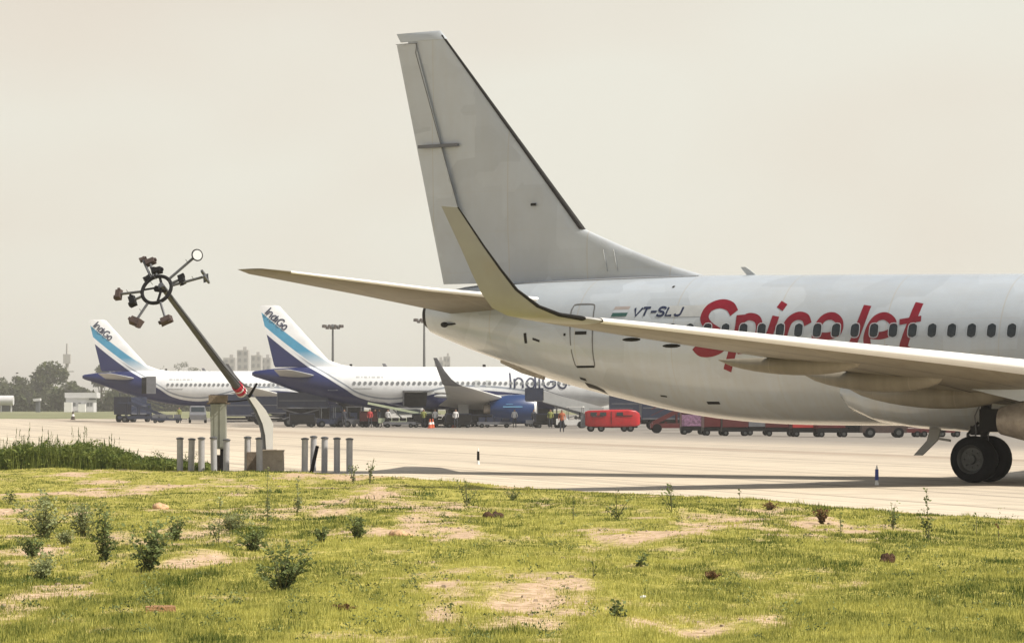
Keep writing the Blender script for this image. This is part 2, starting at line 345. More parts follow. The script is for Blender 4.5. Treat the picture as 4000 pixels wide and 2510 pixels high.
gX = tX[tid]+rng.normal(0, 1, len(tid))*tr_[tid]; gY = tY[tid]+rng.normal(0, 1, len(tid))*tr_[tid]
th = (rng.uniform(.018, .060, len(tX))*(.8+.8*(rng.random(len(tX)) < .12)))[tid]; tt = rng.uniform(-.40, .30, len(tX))[tid]
isT = np.concatenate([np.zeros(len(X), bool), np.ones(len(gX), bool)]); X = np.concatenate([X, gX]); Y = np.concatenate([Y, gY]); tt = np.concatenate([np.zeros(len(isT)-len(tt)), tt]); th = np.concatenate([np.zeros(len(isT)-len(th)), th])
c = cover(X, Y); lu = lush(X, Y); cl = fbm(X*4, Y*2.2, 41, 2); md = fbm(X*1.3, Y*.45, 81, 3); hf = fbm(X*3.0, Y*.9, 83, 2)
H = np.where(isT, th, .012+.05*np.clip(cl-.2, 0, 1)**1.5+.05*np.clip(lu-.45, 0, 1))*rng.uniform(.55, 1.4, len(X))*(.5+.5*c)
dry = rng.random(len(X)) < .13
tone = np.clip(.60-1.1*(lu-.5)-.5*(cl-.5)-1.1*(md-.5)-.7*(hf-.5)+rng.normal(0, .16, len(X))+.25*(1-c)+tt+.5*dry, 0, 1)
Wd = np.maximum(.0045, Y*.00017)*rng.uniform(.6, 1.4, len(X))
g = bpy.data.objects.new('grass', tris('grass', blades(X, Y, field_z(X, Y), H, Wd), tone, M_turf)); COL.objects.link(g)
tag(g, 'short yellow green turf growing between bare sandy patches', 'grass', kind='stuff')

# uncountable low weeds and small stones between the turf
NW_ = 900; wY = 1/rng.uniform(1/84, 1/22, NW_); wX = rng.uniform(-1, 1, NW_)*(wY*.185+1); k = wY < edge_y(wX)-.4; wX, wY = wX[k], wY[k]
k = rng.random(len(wX)) < np.where(wX < wY*.02, .95, .45); wX, wY = wX[k], wY[k]; wZ = field_z(wX, wY); V = []; T = []
for x, y, z in zip(wX, wY, wZ):
    sz = rng.uniform(.03, .13); base_t = rng.uniform(.1, .6); ht = sz*rng.uniform(.6, 1.8)
    for k in range(int(rng.integers(8, 34))):
        a = rng.uniform(0, 6.28); rr = sz*rng.random()**.6; hz_ = ht*rng.random()*(1.1-rr/sz*.5); p_ = np.array([x+rr*math.cos(a), y+rr*math.sin(a), z+hz_]); ln = rng.uniform(.012, .035)+y*.00012
        d_ = rng.normal(0, 1, 3); d_ /= np.linalg.norm(d_); e_ = np.cross(d_, rng.normal(0, 1, 3)); e_ /= np.linalg.norm(e_)+1e-6; V += [p_, p_+d_*ln+e_*ln*.3, p_+d_*ln*.6-e_*ln*.3]; T.append(np.clip(base_t+rng.normal(0, .12)+.3*hz_/ht, 0, 1))
g = bpy.data.objects.new('ground_weeds', tris('ground_weeds', np.array(V), np.array(T), leafmat('ground_weed_leaves', (.03, .05, .018), (.26, .31, .12)))); COL.objects.link(g)
tag(g, 'scattered low leafy weeds between the turf and bare patches', 'weeds', kind='stuff')
sX = rng.uniform(-9, 9, 2600); sY = rng.uniform(22, 78, 2600); k = (cover(sX, sY) < .5) & (sY < edge_y(sX)-.2) & (abs(sX) < sY*.19); sX, sY = sX[k], sY[k]; sZ = field_z(sX, sY); sb = MB()
for x, y, z in zip(sX, sY, sZ): r_ = rng.uniform(.008, .03); sb.box((x, y, z+r_*.3), (r_*2, r_*1.5, r_), rz=rng.uniform(0, 3), taper=.6)
o = sb.build('gravel', mat('pebbles', (.3, .23, .17), .9, var=.5, scale=.9)); tag(o, 'small pebbles strewn over the bare sandy patches', 'gravel', kind='stuff')

# tall grass band at the left with seed heads
NT = 15000
X = rng.uniform(-16.2, -8.6, NT); Y = rng.uniform(86.2, 89.2, NT)
hm = np.interp(X, [-16, -14.8, -13.5, -12, -11.3, -10.6, -9.6, -8.6], [.62, .75, .95, .95, .8, .4, .28, .12])*(.35+1.0*fbm(X*2.6, Y*1.5, 61, 3))
H = hm*rng.uniform(.45, 1.0, NT); tone = np.clip(.1+.5*rng.random(NT)+1.3*(fbm(X*2, Y*2, 71, 3)-.45), 0, 1)
V = blades(X, Y, field_z(X, Y), H, .012+.006*rng.random(NT), .35)
hd = rng.choice(NT, 170, replace=False); sv = []
for i in hd:
    if hm[i] < .45: continue
    x, y = X[i], Y[i]; h = hm[i]*rng.uniform(1.05, 1.45)
    sv += [(x-.006, y, .03), (x+.006, y, .03), (x+.02, y, h)]
    for t in range(5):
        a = rng.uniform(0, 6.28); z = h-.2+t*.045; sv += [(x+.02, y, z-.05), (x+.02+.02*math.cos(a), y+.02*math.sin(a), z), (x+.022, y, z+.06)]
for i in rng.choice(NT, 26000, replace=True):
    x, y = X[i]+rng.normal(0, .05), Y[i]; z = .05+hm[i]*rng.uniform(.1, .8); e = rng.normal(0, .05, 3); f_ = rng.normal(0, .045, 3); sv += [(x, y, z), (x+e[0], y+e[1], z+e[2]), (x+f_[0], y+f_[1], z+f_[2]+.02)]
nh = len(sv)//3-26000
tone = np.concatenate([tone, np.full(nh, .1), rng.uniform(.0, .6, 26000)]); V = np.concatenate([V, np.array(sv)])
g = bpy.data.objects.new('tall_grass', tris('tall_grass', V, tone, leafmat('tall_grass_blades', (.04, .075, .012), (.36, .40, .10)))); COL.objects.link(g)
tag(g, 'tall dark green grass with seed heads along the taxiway edge', 'tall grass', kind='stuff')

# ------------------------------------------------------------------ weeds, one object each
M_leafs = {'pale': leafmat('pale_weed_leaves', (.09, .12, .05), (.34, .37, .18)), 'dark': leafmat('dark_weed_leaves', (.03, .05, .02), (.22, .27, .10)), 'dead': leafmat('dead_weed_leaves', (.07, .035, .015), (.22, .13, .06))}
M_stem = mat('weed_stem', (.12, .12, .05), .8)
def weed(u, v, w, h, kind, label, shape='bush'):
    y = gy(v); x = (u-2000)/FPX*y; z0 = float(field_z(np.array([x]), np.array([y]))[0]); s = y/FPX; k_ = 1.22 if u < 1300 and shape == 'bush' else 1; w *= s*k_; h *= s*k_
    t = thing('weed', label, 'weed', (x, y, z0)); st = MB(); lv = []; tn = []
    ns = 22 if shape == 'bush' else (1 if shape == 'single' else (5 if shape == 'spray' else 3)); px = y/3072
    for i in range(ns):
        a = random.uniform(0, 6.28); r = random.uniform(.1, 1.15)*w/2*(0 if shape == 'single' else 1); hh = h*random.uniform(.3, 1) if i else h
        if shape == 'spike': r *= .25 if i == 0 else .9; hh = h if i == 0 else h*.45
        top = Vector((math.cos(a)*r, math.sin(a)*r, hh)); mid = top*.5+Vector((0, 0, hh*.1))
        st.cyl((0, 0, -.02), mid, max(.004, px*.35), n=5); st.cyl(mid, top, max(.003, px*.3), max(.002, px*.15), n=5)
        nl = {'bush': 34, 'single': 12, 'spray': 18, 'spike': 44}[shape]
        for j in range(nl):
            f = random.uniform(.12, 1) if shape != 'bush' else random.random()**.8*1.05; p = mid*(2*f) if f < .5 else mid+(top-mid)*(2*f-1)
            spread = {'bush': .05*w, 'single': .012, 'spray': .03, 'spike': .09*w*(1.2-f)}[shape]
            p = p+Vector((random.gauss(0, spread), random.gauss(0, spread), random.gauss(0, spread*.5)))
            if p.z < 0: p.z = random.uniform(0, .03)
            ln = random.uniform(.6, 1.4)*(.05*min(w, h)+.018 if shape == 'bush' else .03+px*.8); d = Vector((random.gauss(0, 1), random.gauss(0, 1), random.uniform(-.1, .9))).normalized(); sd = d.cross(Vector((random.gauss(0, 1), random.gauss(0, 1), random.gauss(0, 1)))).normalized()*ln*.32
            lv += [p, p+d*ln*.5+sd, p+d*ln, p+d*ln*.5-sd]; tn.append(min(1, max(0, .15+.65*f+random.gauss(0, .18))))
    st.build('stem', M_stem, t)
    o = bpy.data.objects.new('foliage', tris('foliage', np.array([tuple(p) for p in lv]), np.array(tn), M_leafs[kind], 4)); COL.objects.link(o); o.parent = t; o['kind'] = 'stuff'
    return t
WEEDS = [(175, 2132, 210, 150, 'pale', 'broad pale fuzzy weed at the far left of the field', 'bush'), (325, 2120, 140, 100, 'pale', 'pale low weed between the broad fuzzy weed and a sand patch', 'bush'),
 (255, 2158, 80, 50, 'pale', 'small low weed in front of the broad pale weed', 'bush'), (407, 2240, 115, 190, 'dark', 'upright green weed just left of the darkest bush', 'bush'),
 (580, 2280, 180, 165, 'dark', 'darkest round bushy weed in the left foreground', 'bush'), (125, 2212, 110, 65, 'dark', 'flat weed by the left border of the picture', 'bush'),
 (165, 2287, 150, 85, 'pale', 'sprawling thin weed left of the upright green weed', 'bush'), (686, 2145, 115, 80, 'dark', 'round weed behind the darkest bush', 'bush'),
 (854, 2158, 75, 190, 'pale', 'tall thin weed with dark base behind the bare sand patch', 'spike'), (990, 2192, 95, 75, 'dark', 'spiky little weed on the edge of the bare sand patch', 'bush'),
 (906, 2100, 140, 70, 'pale', 'low grey green weed behind the tall thin weed', 'bush'), (1105, 2372, 180, 160, 'dark', 'large dark upright weed in front of the bare patch', 'bush'), (1130, 2340, 90, 170, 'dark', 'leafy shoot rising behind the large dark weed', 'spike'),
 (1046, 2070, 110, 230, 'pale', 'tallest pale weed below the leaning mast', 'spike'), (1160, 2035, 50, 150, 'pale', 'slender pale weed right of the tallest one', 'spike'),
 (1255, 2163, 45, 50, 'dark', 'tiny dark tuft near the middle left of the field', 'bush'), (1400, 2152, 100, 90, 'dark', 'dark weed beside the small orange sand mound', 'bush'),
 (1445, 1913, 70, 100, 'dark', 'spiky tuft at the pavement edge right of the posts', 'spray'), (1380, 1905, 50, 70, 'dark', 'short spiky tuft in front of the last post', 'spray'), (1823, 1985, 150, 110, 'dark', 'branching weed on the grassy hump near the pavement', 'spray'),
 (2000, 1967, 130, 55, 'dark', 'weed leaning right on the grassy hump', 'spray'), (2240, 2058, 14, 98, 'dark', 'single bare stalk in mid field', 'single'), (2410, 2054, 110, 120, 'dark', 'spreading thin weed right of the single stalk', 'spray'),
 (2625, 2032, 130, 115, 'dark', 'bristly weed at the pavement edge below the nose of the red bus', 'spray'), (2890, 2017, 16, 80, 'dark', 'single upright stalk at the pavement edge', 'single'), (3010, 2010, 60, 28, 'dead', 'low brown clump by the pavement edge', 'bush'),
 (3210, 2068, 60, 58, 'dead', 'dead brown weed at the pavement edge', 'bush'), (3283, 2139, 10, 95, 'dark', 'thin green stalk in front of the dead brown weed', 'single'), (3489, 2103, 75, 110, 'dark', 'forked weed below the blue and white marker', 'spray'),
 (3628, 2139, 75, 200, 'dark', 'tallest stalk weed at the right with a leafy base', 'spike'), (3814, 2116, 10, 80, 'dark', 'thin stalk right of the tallest stalk weed', 'single'), (3901, 2145, 25, 70, 'dead', 'short reddish stalk near the right border', 'single'),
 (2317, 2315, 30, 75, 'dark', 'short stalk standing in a bare patch mid field', 'single'), (2415, 2478, 45, 65, 'dark', 'small upright weed at the bottom of the picture', 'spray'), (2500, 2250, 60, 50, 'dark', 'small twin weed in the middle of the turf', 'spray'),
 (40, 2000, 70, 60, 'dark', 'small weed against the left border under the tall grass', 'spray'), (2780, 2305, 70, 30, 'dead', 'flat brown weed in the right half of the turf', 'bush'), (1345, 2440, 80, 26, 'dead', 'dry crumpled weed at the lower middle', 'bush')]
for w_ in WEEDS: weed(*w_)
b = weed(690, 1838, 150, 62, 'dark', 'dark leafy bush beside the first white post', 'bush'); b.name = 'bush'; b['category'] = 'bush'
# bricks, clods, stone, mounds
def onfield(u, v): y = gy(v); x = (u-2000)/FPX*y; return Vector((x, y, float(field_z(np.array([x]), np.array([y]))[0])))
p = onfield(627, 2458); s = p.y/FPX
bk = MB(); bk.box((0, 0, .028), (.235, .11, .06), m=0).box((.01, .05, .058), (.18, .05, .006), m=0)
o = bk.build('brick', mat('old_brick', (.36, .2, .1), .9, var=.35, scale=20, bump=.6), loc=p, rz=.18); tag(o, 'lone weathered brick lying in the grass at the lower left', 'brick')
M_clod = mat('brown_clod', (.07, .035, .015), .95, var=.5, scale=14, bump=1.0)
def clod(name, u, v, w, h, mt, label, cat):
    p = onfield(u, v); s = p.y/FPX; b_ = MB(); random.seed(int(u))
    for i_ in range(7): b_.ball((random.gauss(0, w*s*.17), random.gauss(0, w*s*.12), h*s*random.uniform(.0, .35)), w*s*random.uniform(.13, .3), w*s*random.uniform(.12, .25), h*s*random.uniform(.3, .6), 9, 6, jit=.12)
    o = b_.build(name, mt, smooth=True, ang=60, loc=p); return tag(o, label, cat)
clod('earth_clod', 3460, 2232, 70, 48, M_clod, 'dark brown clod of earth in the turf at the right', 'clod')
clod('earth_clod', 1937, 2038, 85, 34, M_clod, 'flat brown clod half sunk below the grassy hump', 'clod')
clod('stone', 2515, 2385, 24, 20, M_wht, 'small white stone in the turf left of centre right', 'stone')
M_sand = mat('orange_sand', (.52, .34, .2), .95, var=.3, scale=8, bump=.7)
clod('sand_mound', 1558, 2130, 110, 40, M_sand, 'small orange sand mound beside the dark weed', 'mound')
clod('sand_mound', 612, 2022, 90, 32, M_sand, 'small orange sand mound behind the pale weeds', 'mound')

# ------------------------------------------------------------------ aircraft helpers (a aft of main gear, r to starboard, z up)
def A(a, r, z): return Vector((-a, -r, z))
def foil(LE, TE, T, n, k=12, lo=0.0, hi=1.0, off=0.0, camber=0.0):
    LE, TE, n = Vector(LE), Vector(TE), Vector(n).normalized(); c = TE-LE; L = c.length; pts = []
    def yt(t): return 5*T*(.2969*math.sqrt(t)-.126*t-.3516*t*t+.2843*t**3-.1036*t**4)
    ts = [lo+(hi-lo)*(1-math.cos(math.pi*i/(2*k))) for i in range(k+1)]
    for t in reversed(ts): pts.append(LE+c*t+n*(L*(yt(t)+camber*4*t*(1-t))+off))
    for t in ts[1:]: pts.append(LE+c*t+n*(L*(-yt(t)+camber*4*t*(1-t))-off)-c*(off/L if t < .02 else 0))
    return pts
class Body:
    def __init__(s, secs): s.S = secs
    def sec(s, a):
        S = s.S
        if a <= S[0][0]: return S[0]
        for A_, B_ in zip(S, S[1:]):
            if a <= B_[0]:
                t = (a-A_[0])/(B_[0]-A_[0]); return tuple(A_[k]+(B_[k]-A_[k])*t for k in range(5))
        return S[-1]
    def r(s, a, z):
        q = s.sec(a); d = (z-q[3])/((q[1]-q[3]) if z > q[3] else (q[3]-q[2])); return q[4]*math.sqrt(max(.01, 1-d*d))
    def dense(s, step=.5):
        as_ = sorted(set([q[0] for q in s.S]+[q[0] for q in s.S])); out = []
        # catmull-rom resample for a smooth skin
        S = s.S
        for i in range(len(S)-1):
            p0, p1, p2, p3 = S[max(0, i-1)], S[i], S[i+1], S[min(len(S)-1, i+2)]
            n = max(1, int((p2[0]-p1[0])/step))
            for j in range(n):
                t = j/n; row = [p1[0]+(p2[0]-p1[0])*t]
                for k in range(1, 5):
                    d1 = (p2[k]-p0[k])/max(1e-6, p2[0]-p0[0])*(p2[0]-p1[0]); d2 = (p3[k]-p1[k])/max(1e-6, p3[0]-p1[0])*(p2[0]-p1[0])
                    row.append((2*t**3-3*t*t+1)*p1[k]+(t**3-2*t*t+t)*d1+(-2*t**3+3*t*t)*p2[k]+(t**3-t*t)*d2)
                out.append(tuple(row))
        out.append(S[-1]); s.S = out; return s
    def loop(s, q, n=48):
        a, zt, zb, zm, w = q; L = []
        for i in range(n):
            t = 2*math.pi*i/n; sn, cs = math.sin(t), math.cos(t); L.append(A(a, w*cs, zm+((zt-zm) if sn > 0 else (zm-zb))*sn))
        return L
    def build(s, name, mt, par, n=48): return MB().loft([s.loop(q, n) for q in s.S]).build(name, mt, par, smooth=True, ang=50)
    def pt(s, a, z, off=.004, side=1): return A(a, side*(s.r(a, z)+off), z)
    def ribbon(s, pts, w, mb, off=.006, closed=False, m=0, sub=6, cap=True, side=1):
        P = [Vector((p[0], p[1])) for p in pts]
        if len(P) > 2 and sub > 1:
            Q = []
            n = len(P)
            for i in range(n if closed else n-1):
                p0 = P[(i-1) % n] if closed or i > 0 else P[0]; p1 = P[i]; p2 = P[(i+1) % n]; p3 = P[(i+2) % n] if closed or i+2 < n else P[-1]
                for j in range(sub):
                    t = j/sub; Q.append(.5*((2*p1)+(p2-p0)*t+(2*p0-5*p1+4*p2-p3)*t*t+(3*p1-p0-3*p2+p3)*t**3))
            if not closed: Q.append(P[-1])
            P = Q
        elif len(P) == 2: P = [P[0].lerp(P[1], i/6) for i in range(7)]
        n = len(P); vs = []; fs = []
        for i in range(n):
            d = (P[(i+1) % n]-P[i-1]) if closed else (P[min(n-1, i+1)]-P[max(0, i-1)])
            d = d.normalized() if d.length > 1e-6 else Vector((1, 0)); nn = Vector((-d.y, d.x))*w/2
            for k in (-1, -.33, .33, 1): vs.append(s.pt(P[i].x+nn.x*k, P[i].y+nn.y*k, off, side))
        for i in range(n if closed else n-1):
            j = (i+1) % n
            for k in range(3): fs.append((i*4+k, i*4+k+1, j*4+k+1, j*4+k))
        mb.add(vs, fs, m); return mb
    def patch(s, a0, a1, z0, z1, mb, off=.005, na=6, nz_=6, skew=0, side=1, m=0, rnd=0.0):
        vs = []; fs = []
        for j in range(nz_+1):
            fz = j/nz_; z = z0+(z1-z0)*fz; ins = 0
            if rnd:
                e = min(fz, 1-fz)*abs(z1-z0)
                if e < rnd: ins = rnd-math.sqrt(max(0, rnd*rnd-(rnd-e)**2))
            for i in range(na+1):
                fa = i/na; a = a0+ins+(a1-a0-2*ins)*fa+skew*(fz-.5); vs.append(s.pt(a, z, off, side))
        for j in range(nz_):
            for i in range(na): k = j*(na+1)+i; fs.append((k, k+1, k+na+2, k+na+1))
        mb.add(vs, fs, m); return mb

# ------------------------------------------------------------------ the large white airliner
SJ = thing('airliner', 'large white airliner with red lettering taxiing in the foreground', 'airplane', (12.93, 76.6, 0), -.5893)
FB = Body([(-19.62, 2.86, 2.6, 2.74, .06), (-19.4, 3.15, 2.3, 2.75, .42), (-18.8, 3.6, 2.0, 2.8, .88), (-17.7, 4.25, 1.72, 2.95, 1.35), (-16.5, 4.82, 1.5, 3.1, 1.66), (-15, 5.04, 1.38, 3.2, 1.84), (-13.3, 5.1, 1.34, 3.22, 1.88),
 (-3, 5.13, 1.34, 3.24, 1.88), (0, 5.15, 1.345, 3.25, 1.88), (4.5, 5.24, 1.35, 3.31, 1.88), (6.3, 5.27, 1.363, 3.34, 1.88), (7.55, 5.30, 1.407, 3.36, 1.88), (8.84, 5.325, 1.512, 3.38, 1.88), (10.15, 5.335, 1.702, 3.42, 1.86),
 (11.5, 5.338, 1.971, 3.5, 1.80), (12.83, 5.325, 2.259, 3.63, 1.68), (14.2, 5.31, 2.60, 3.8, 1.50), (15.77, 5.28, 3.094, 4.07, 1.14), (17.05, 5.2, 3.50, 4.3, .78), (18.0, 5.02, 3.83, 4.42, .46), (18.25, 4.88, 3.93, 4.42, .36)]).dense()
def panel_white(src_m, nm, per=1.55, smax=.55, zlo=1.4, zhi=4.2):
    m = src_m.copy(); m.name = nm; n = m.node_tree; b = n.nodes['Principled BSDF']; L = n.links.new
    src = b.inputs['Base Color'].links[0].from_socket
    tc = N(n, 'ShaderNodeTexCoord'); sp = N(n, 'ShaderNodeSeparateXYZ'); L(tc.outputs['Object'], sp.inputs[0])
    pp = N(n, 'ShaderNodeMath', operation='PINGPONG'); L(sp.outputs[0], pp.inputs[0]); pp.inputs[1].default_value = per
    lt = N(n, 'ShaderNodeMapRange'); lt.inputs[1].default_value = .008; lt.inputs[2].default_value = .03; lt.inputs[3].default_value = .42; lt.inputs[4].default_value = 0; L(pp.outputs[0], lt.inputs[0])
    ppz = N(n, 'ShaderNodeMath', operation='PINGPONG'); L(sp.outputs[2], ppz.inputs[0]); ppz.inputs[1].default_value = per*.43
    ltz = N(n, 'ShaderNodeMapRange'); ltz.inputs[1].default_value = .004; ltz.inputs[2].default_value = .02; ltz.inputs[3].default_value = .22; ltz.inputs[4].default_value = 0; L(ppz.outputs[0], ltz.inputs[0])
    mxl = N(n, 'ShaderNodeMath', operation='MAXIMUM'); L(lt.outputs[0], mxl.inputs[0]); L(ltz.outputs[0], mxl.inputs[1])
    # patchwork of slightly different repainted panels
    vo = N(n, 'ShaderNodeTexVoronoi'); vo.distance = 'CHEBYCHEV'; vo.inputs['Scale'].default_value = .65; L(tc.outputs['Object'], vo.inputs['Vector'])
    sv2 = N(n, 'ShaderNodeSeparateColor'); L(vo.outputs['Color'], sv2.inputs[0])
    mv = N(n, 'ShaderNodeMapRange'); mv.inputs[3].default_value = .90; mv.inputs[4].default_value = 1.07; L(sv2.outputs[0], mv.inputs[0])
    sc2 = N(n, 'ShaderNodeVectorMath', operation='SCALE'); L(src, sc2.inputs[0]); L(mv.outputs[0], sc2.inputs['Scale']); src = sc2.outputs[0]
    wv = N(n, 'ShaderNodeTexNoise'); wv.inputs['Scale'].default_value = 1.8; wv.inputs['Detail'].default_value = 3; L(tc.outputs['Object'], wv.inputs['Vector'])
    bw = N(n, 'ShaderNodeBump'); bw.inputs['Strength'].default_value = .25; bw.inputs['Distance'].default_value = .03; L(wv.outputs['Fac'], bw.inputs['Height']); L(bw.outputs[0], b.inputs['Normal'])
    # grime streaks running down from the joints and along the belly (stain on the skin itself)
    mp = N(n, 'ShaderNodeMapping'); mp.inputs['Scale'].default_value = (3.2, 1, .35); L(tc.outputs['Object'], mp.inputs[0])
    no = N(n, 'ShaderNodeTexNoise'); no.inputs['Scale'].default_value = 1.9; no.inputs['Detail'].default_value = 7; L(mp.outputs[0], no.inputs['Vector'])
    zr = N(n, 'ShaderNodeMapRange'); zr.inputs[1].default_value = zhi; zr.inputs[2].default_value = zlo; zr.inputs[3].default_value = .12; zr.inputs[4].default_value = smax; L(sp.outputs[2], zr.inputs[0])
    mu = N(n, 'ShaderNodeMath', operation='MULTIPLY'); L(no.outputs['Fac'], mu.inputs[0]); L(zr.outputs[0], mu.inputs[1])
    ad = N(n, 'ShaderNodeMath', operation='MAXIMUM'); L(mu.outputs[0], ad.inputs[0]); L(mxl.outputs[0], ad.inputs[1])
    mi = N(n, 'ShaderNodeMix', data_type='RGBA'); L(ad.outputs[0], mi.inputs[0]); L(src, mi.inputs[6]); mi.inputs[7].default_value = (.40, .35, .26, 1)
    L(mi.outputs[2], b.inputs['Base Color']); return m
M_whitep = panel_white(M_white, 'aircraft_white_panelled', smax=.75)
M_wingd = mat('wing_shaded_underside', (.185, .165, .125), .5, var=.1, scale=1.5, dirt=(.12, .09, .05), dirt_amt=.5, dirt_scale=.8)  # grey wing paint with underside shade and warm bounce put into the colour
M_finp = panel_white(M_fin, 'fin_white_panelled', per=1.3, smax=.3, zlo=13, zhi=5)
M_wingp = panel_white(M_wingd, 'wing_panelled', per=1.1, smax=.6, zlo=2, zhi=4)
FB.build('fuselage', M_whitep, SJ, 56)
MB().loft([FB.loop(q, 24) for q in [(18.24, 4.86, 3.94, 4.42, .35), (18.42, 4.74, 4.08, 4.42, .27)]]).build('exhaust_outlet', M_dark, SJ, smooth=True)
# vertical stabiliser with dorsal fin, rudder, leading edge
nr = Vector((0, 1, 0))
def finsec(pl, pt_, z0, T): return foil(A(pl[0], 0, pl[1]), A(pt_[0], 0, pt_[1]), T, nr)
fin = MB(); fs_ = []
for t in [0, .12, .25, .4, .55, .7, .85, 1]:
    zl = 6.68+(12.30-6.68)*t; al = 13.156+(17.90-13.156)*t
    at1 = 17.31+(19.03-17.31)*((zl-7.0)/(11.9-7.0))-.42
    fs_.append(foil(A(al, 0, zl), A(at1+.40, 0, zl), .09, nr))
base = [foil(A(9.4, 0, 5.335), A(16.65, 0, 5.25), .03, nr), foil(A(10.6, 0, 5.668), A(16.72, 0, 5.45), .045, nr), foil(A(11.965, 0, 6.19), A(16.87, 0, 5.9), .06, nr)]
fin.loft(base+fs_); fin.build('vertical_stabilizer', M_finp, SJ, smooth=True, ang=60)
rud = MB(); rs = []
for t in [0, .33, .66, 1]:
    z = 5.28+(12.12-5.28)*t; a0 = 16.62+(18.80-16.62)*t; a1 = 17.86+(19.49-17.86)*t
    L0 = .50-.15*t
    rs.append([A(a0+.06, .145-.07*t, z), A(a0, .15-.075*t, z), A(a1, .012, z), A(a1, -.012, z), A(a0, -.15+.075*t, z), A(a0+.06, -.145+.07*t, z)])
rud.loft(rs); rud.build('rudder', M_finp, SJ, smooth=True, ang=40)
MB().loft([foil(A(17.80+(z-12.25), 0, z), A(19.40+(z-12.25)*.6, 0, z), t_, nr) for z, t_ in ((12.18, .09), (12.36, .085), (12.43, .03))]).build('fin_tip_cap', M_fin, SJ, smooth=True, ang=50)
sm = MB()
for p, q_ in (((16.60, 5.4), (18.78, 11.85)), ((18.78, 11.85), (18.72, 12.12)), ((18.72, 12.12), (19.45, 12.12))):
    for sd in (1, -1): sm.bar(A(p[0], sd*(.160-.0112*(p[1]-5.3)), p[1]), A(q_[0], sd*(.160-.0112*(q_[1]-5.3)) if q_[1] < 12.1 else sd*.11, q_[1]), .014, .014)
sm.build('rudder_seam', M_seam, SJ)
le = MB(); le.loft([foil(A(13.156+(17.90-13.156)*t-.012, 0, 6.68+5.62*t), A(17.75+1.7*t, 0, 6.68+5.62*t), .1, nr, k=5, lo=0, hi=.028, off=.012) for t in (0, .25, .5, .75, 1)], cap=False, closed=False)
le.build('fin_leading_edge', M_dark, SJ, smooth=True, ang=80)
MB().box(A(17.95, .15, 9.17), (1.35, .09, .09)).box(A(17.95, -.15, 9.17), (1.35, .09, .09)).build('rudder_actuator_fairing', M_gray, SJ)
MB().box(A(14.7, .22, 7.40), (.16, .03, .07)).build('static_port', M_dark, SJ)
FBt = MB()
FB.ribbon([(9.4, 5.30), (11.2, 5.285), (13.2, 5.26), (15.3, 5.22), (16.6, 5.17), (17.7, 5.08)], .03, FBt, off=.012); FBt.build('fin_root_seam', M_seam, SJ)
vs_ = MB()
for a_ in (12.02, 12.35): vs_.bar(A(a_, .155, 5.5), A(a_+.12, .17, 6.1), .02, .02)
vs_.build('fin_panel_seam', M_gpatch, SJ)
# horizontal stabilisers
for sd in (1, -1):
    up = Vector((0, 0, 1))
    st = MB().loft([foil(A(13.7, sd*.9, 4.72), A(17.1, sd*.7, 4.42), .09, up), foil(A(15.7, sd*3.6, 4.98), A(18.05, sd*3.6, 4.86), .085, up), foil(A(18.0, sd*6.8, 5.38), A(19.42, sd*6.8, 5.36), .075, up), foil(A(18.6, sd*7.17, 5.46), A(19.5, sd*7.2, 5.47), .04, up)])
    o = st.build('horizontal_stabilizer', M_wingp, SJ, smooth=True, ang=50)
    MB().loft([foil(A(13.7, sd*.9, 4.72), A(17.1, sd*.7, 4.42), .09, up, k=5, hi=.03, off=.008), foil(A(15.7, sd*3.6, 4.98), A(18.05, sd*3.6, 4.86), .085, up, k=5, hi=.03, off=.008), foil(A(18.0, sd*6.8, 5.38), A(19.42, sd*6.8, 5.36), .075, up, k=5, hi=.03, off=.008)], cap=False, closed=False).build('leading_edge', M_slat, o, smooth=True, ang=80)  # white strip puts the sunlit edge line into the colour
MB().bar(A(15.5, .9, 4.22), A(17.3, .75, 4.12), .06, .05).ball(A(17.3, .78, 4.12), .12, .08, .08).bar(A(15.55, .95, 4.2), A(15.5, .98, 3.88), .09, .16).build('stabilizer_root_fairing', M_dark, SJ)
# wings: stations (r, aLE, zLE, aTE, zTE, thickness)
WS = [(1.5, -7.4, 2.26, 1.75, 2.02, .13), (3.9, -4.85, 2.48, 1.62, 2.30, .125), (5.5, -3.42, 2.64, 1.42, 2.50, .12), (8, -2.11, 2.88, 2.0, 2.82, .11), (11, -.54, 3.14, 2.68, 3.10, .105), (14, 1.03, 3.41, 3.37, 3.38, .10), (16.4, 2.32, 3.62, 3.94, 3.62, .095)]
WL = [(16.7, 2.55, 3.66, 4.10, 3.67, .09, (0, 0, 1)), (17.0, 2.95, 3.74, 4.32, 3.74, .085, (0, .35, 1)), (17.22, 3.35, 3.92, 4.55, 3.90, .08, (0, .9, 1)), (17.38, 3.80, 4.27, 4.72, 4.22, .075, (0, 1, .6)), (17.55, 4.10, 4.70, 4.86, 4.66, .07, (0, 1, .3)), (17.68, 4.45, 5.2, 5.03, 5.15, .065, (0, 1, .2)), (17.9, 4.95, 6.0, 5.38, 6.04, .06, (0, 1, .15))]
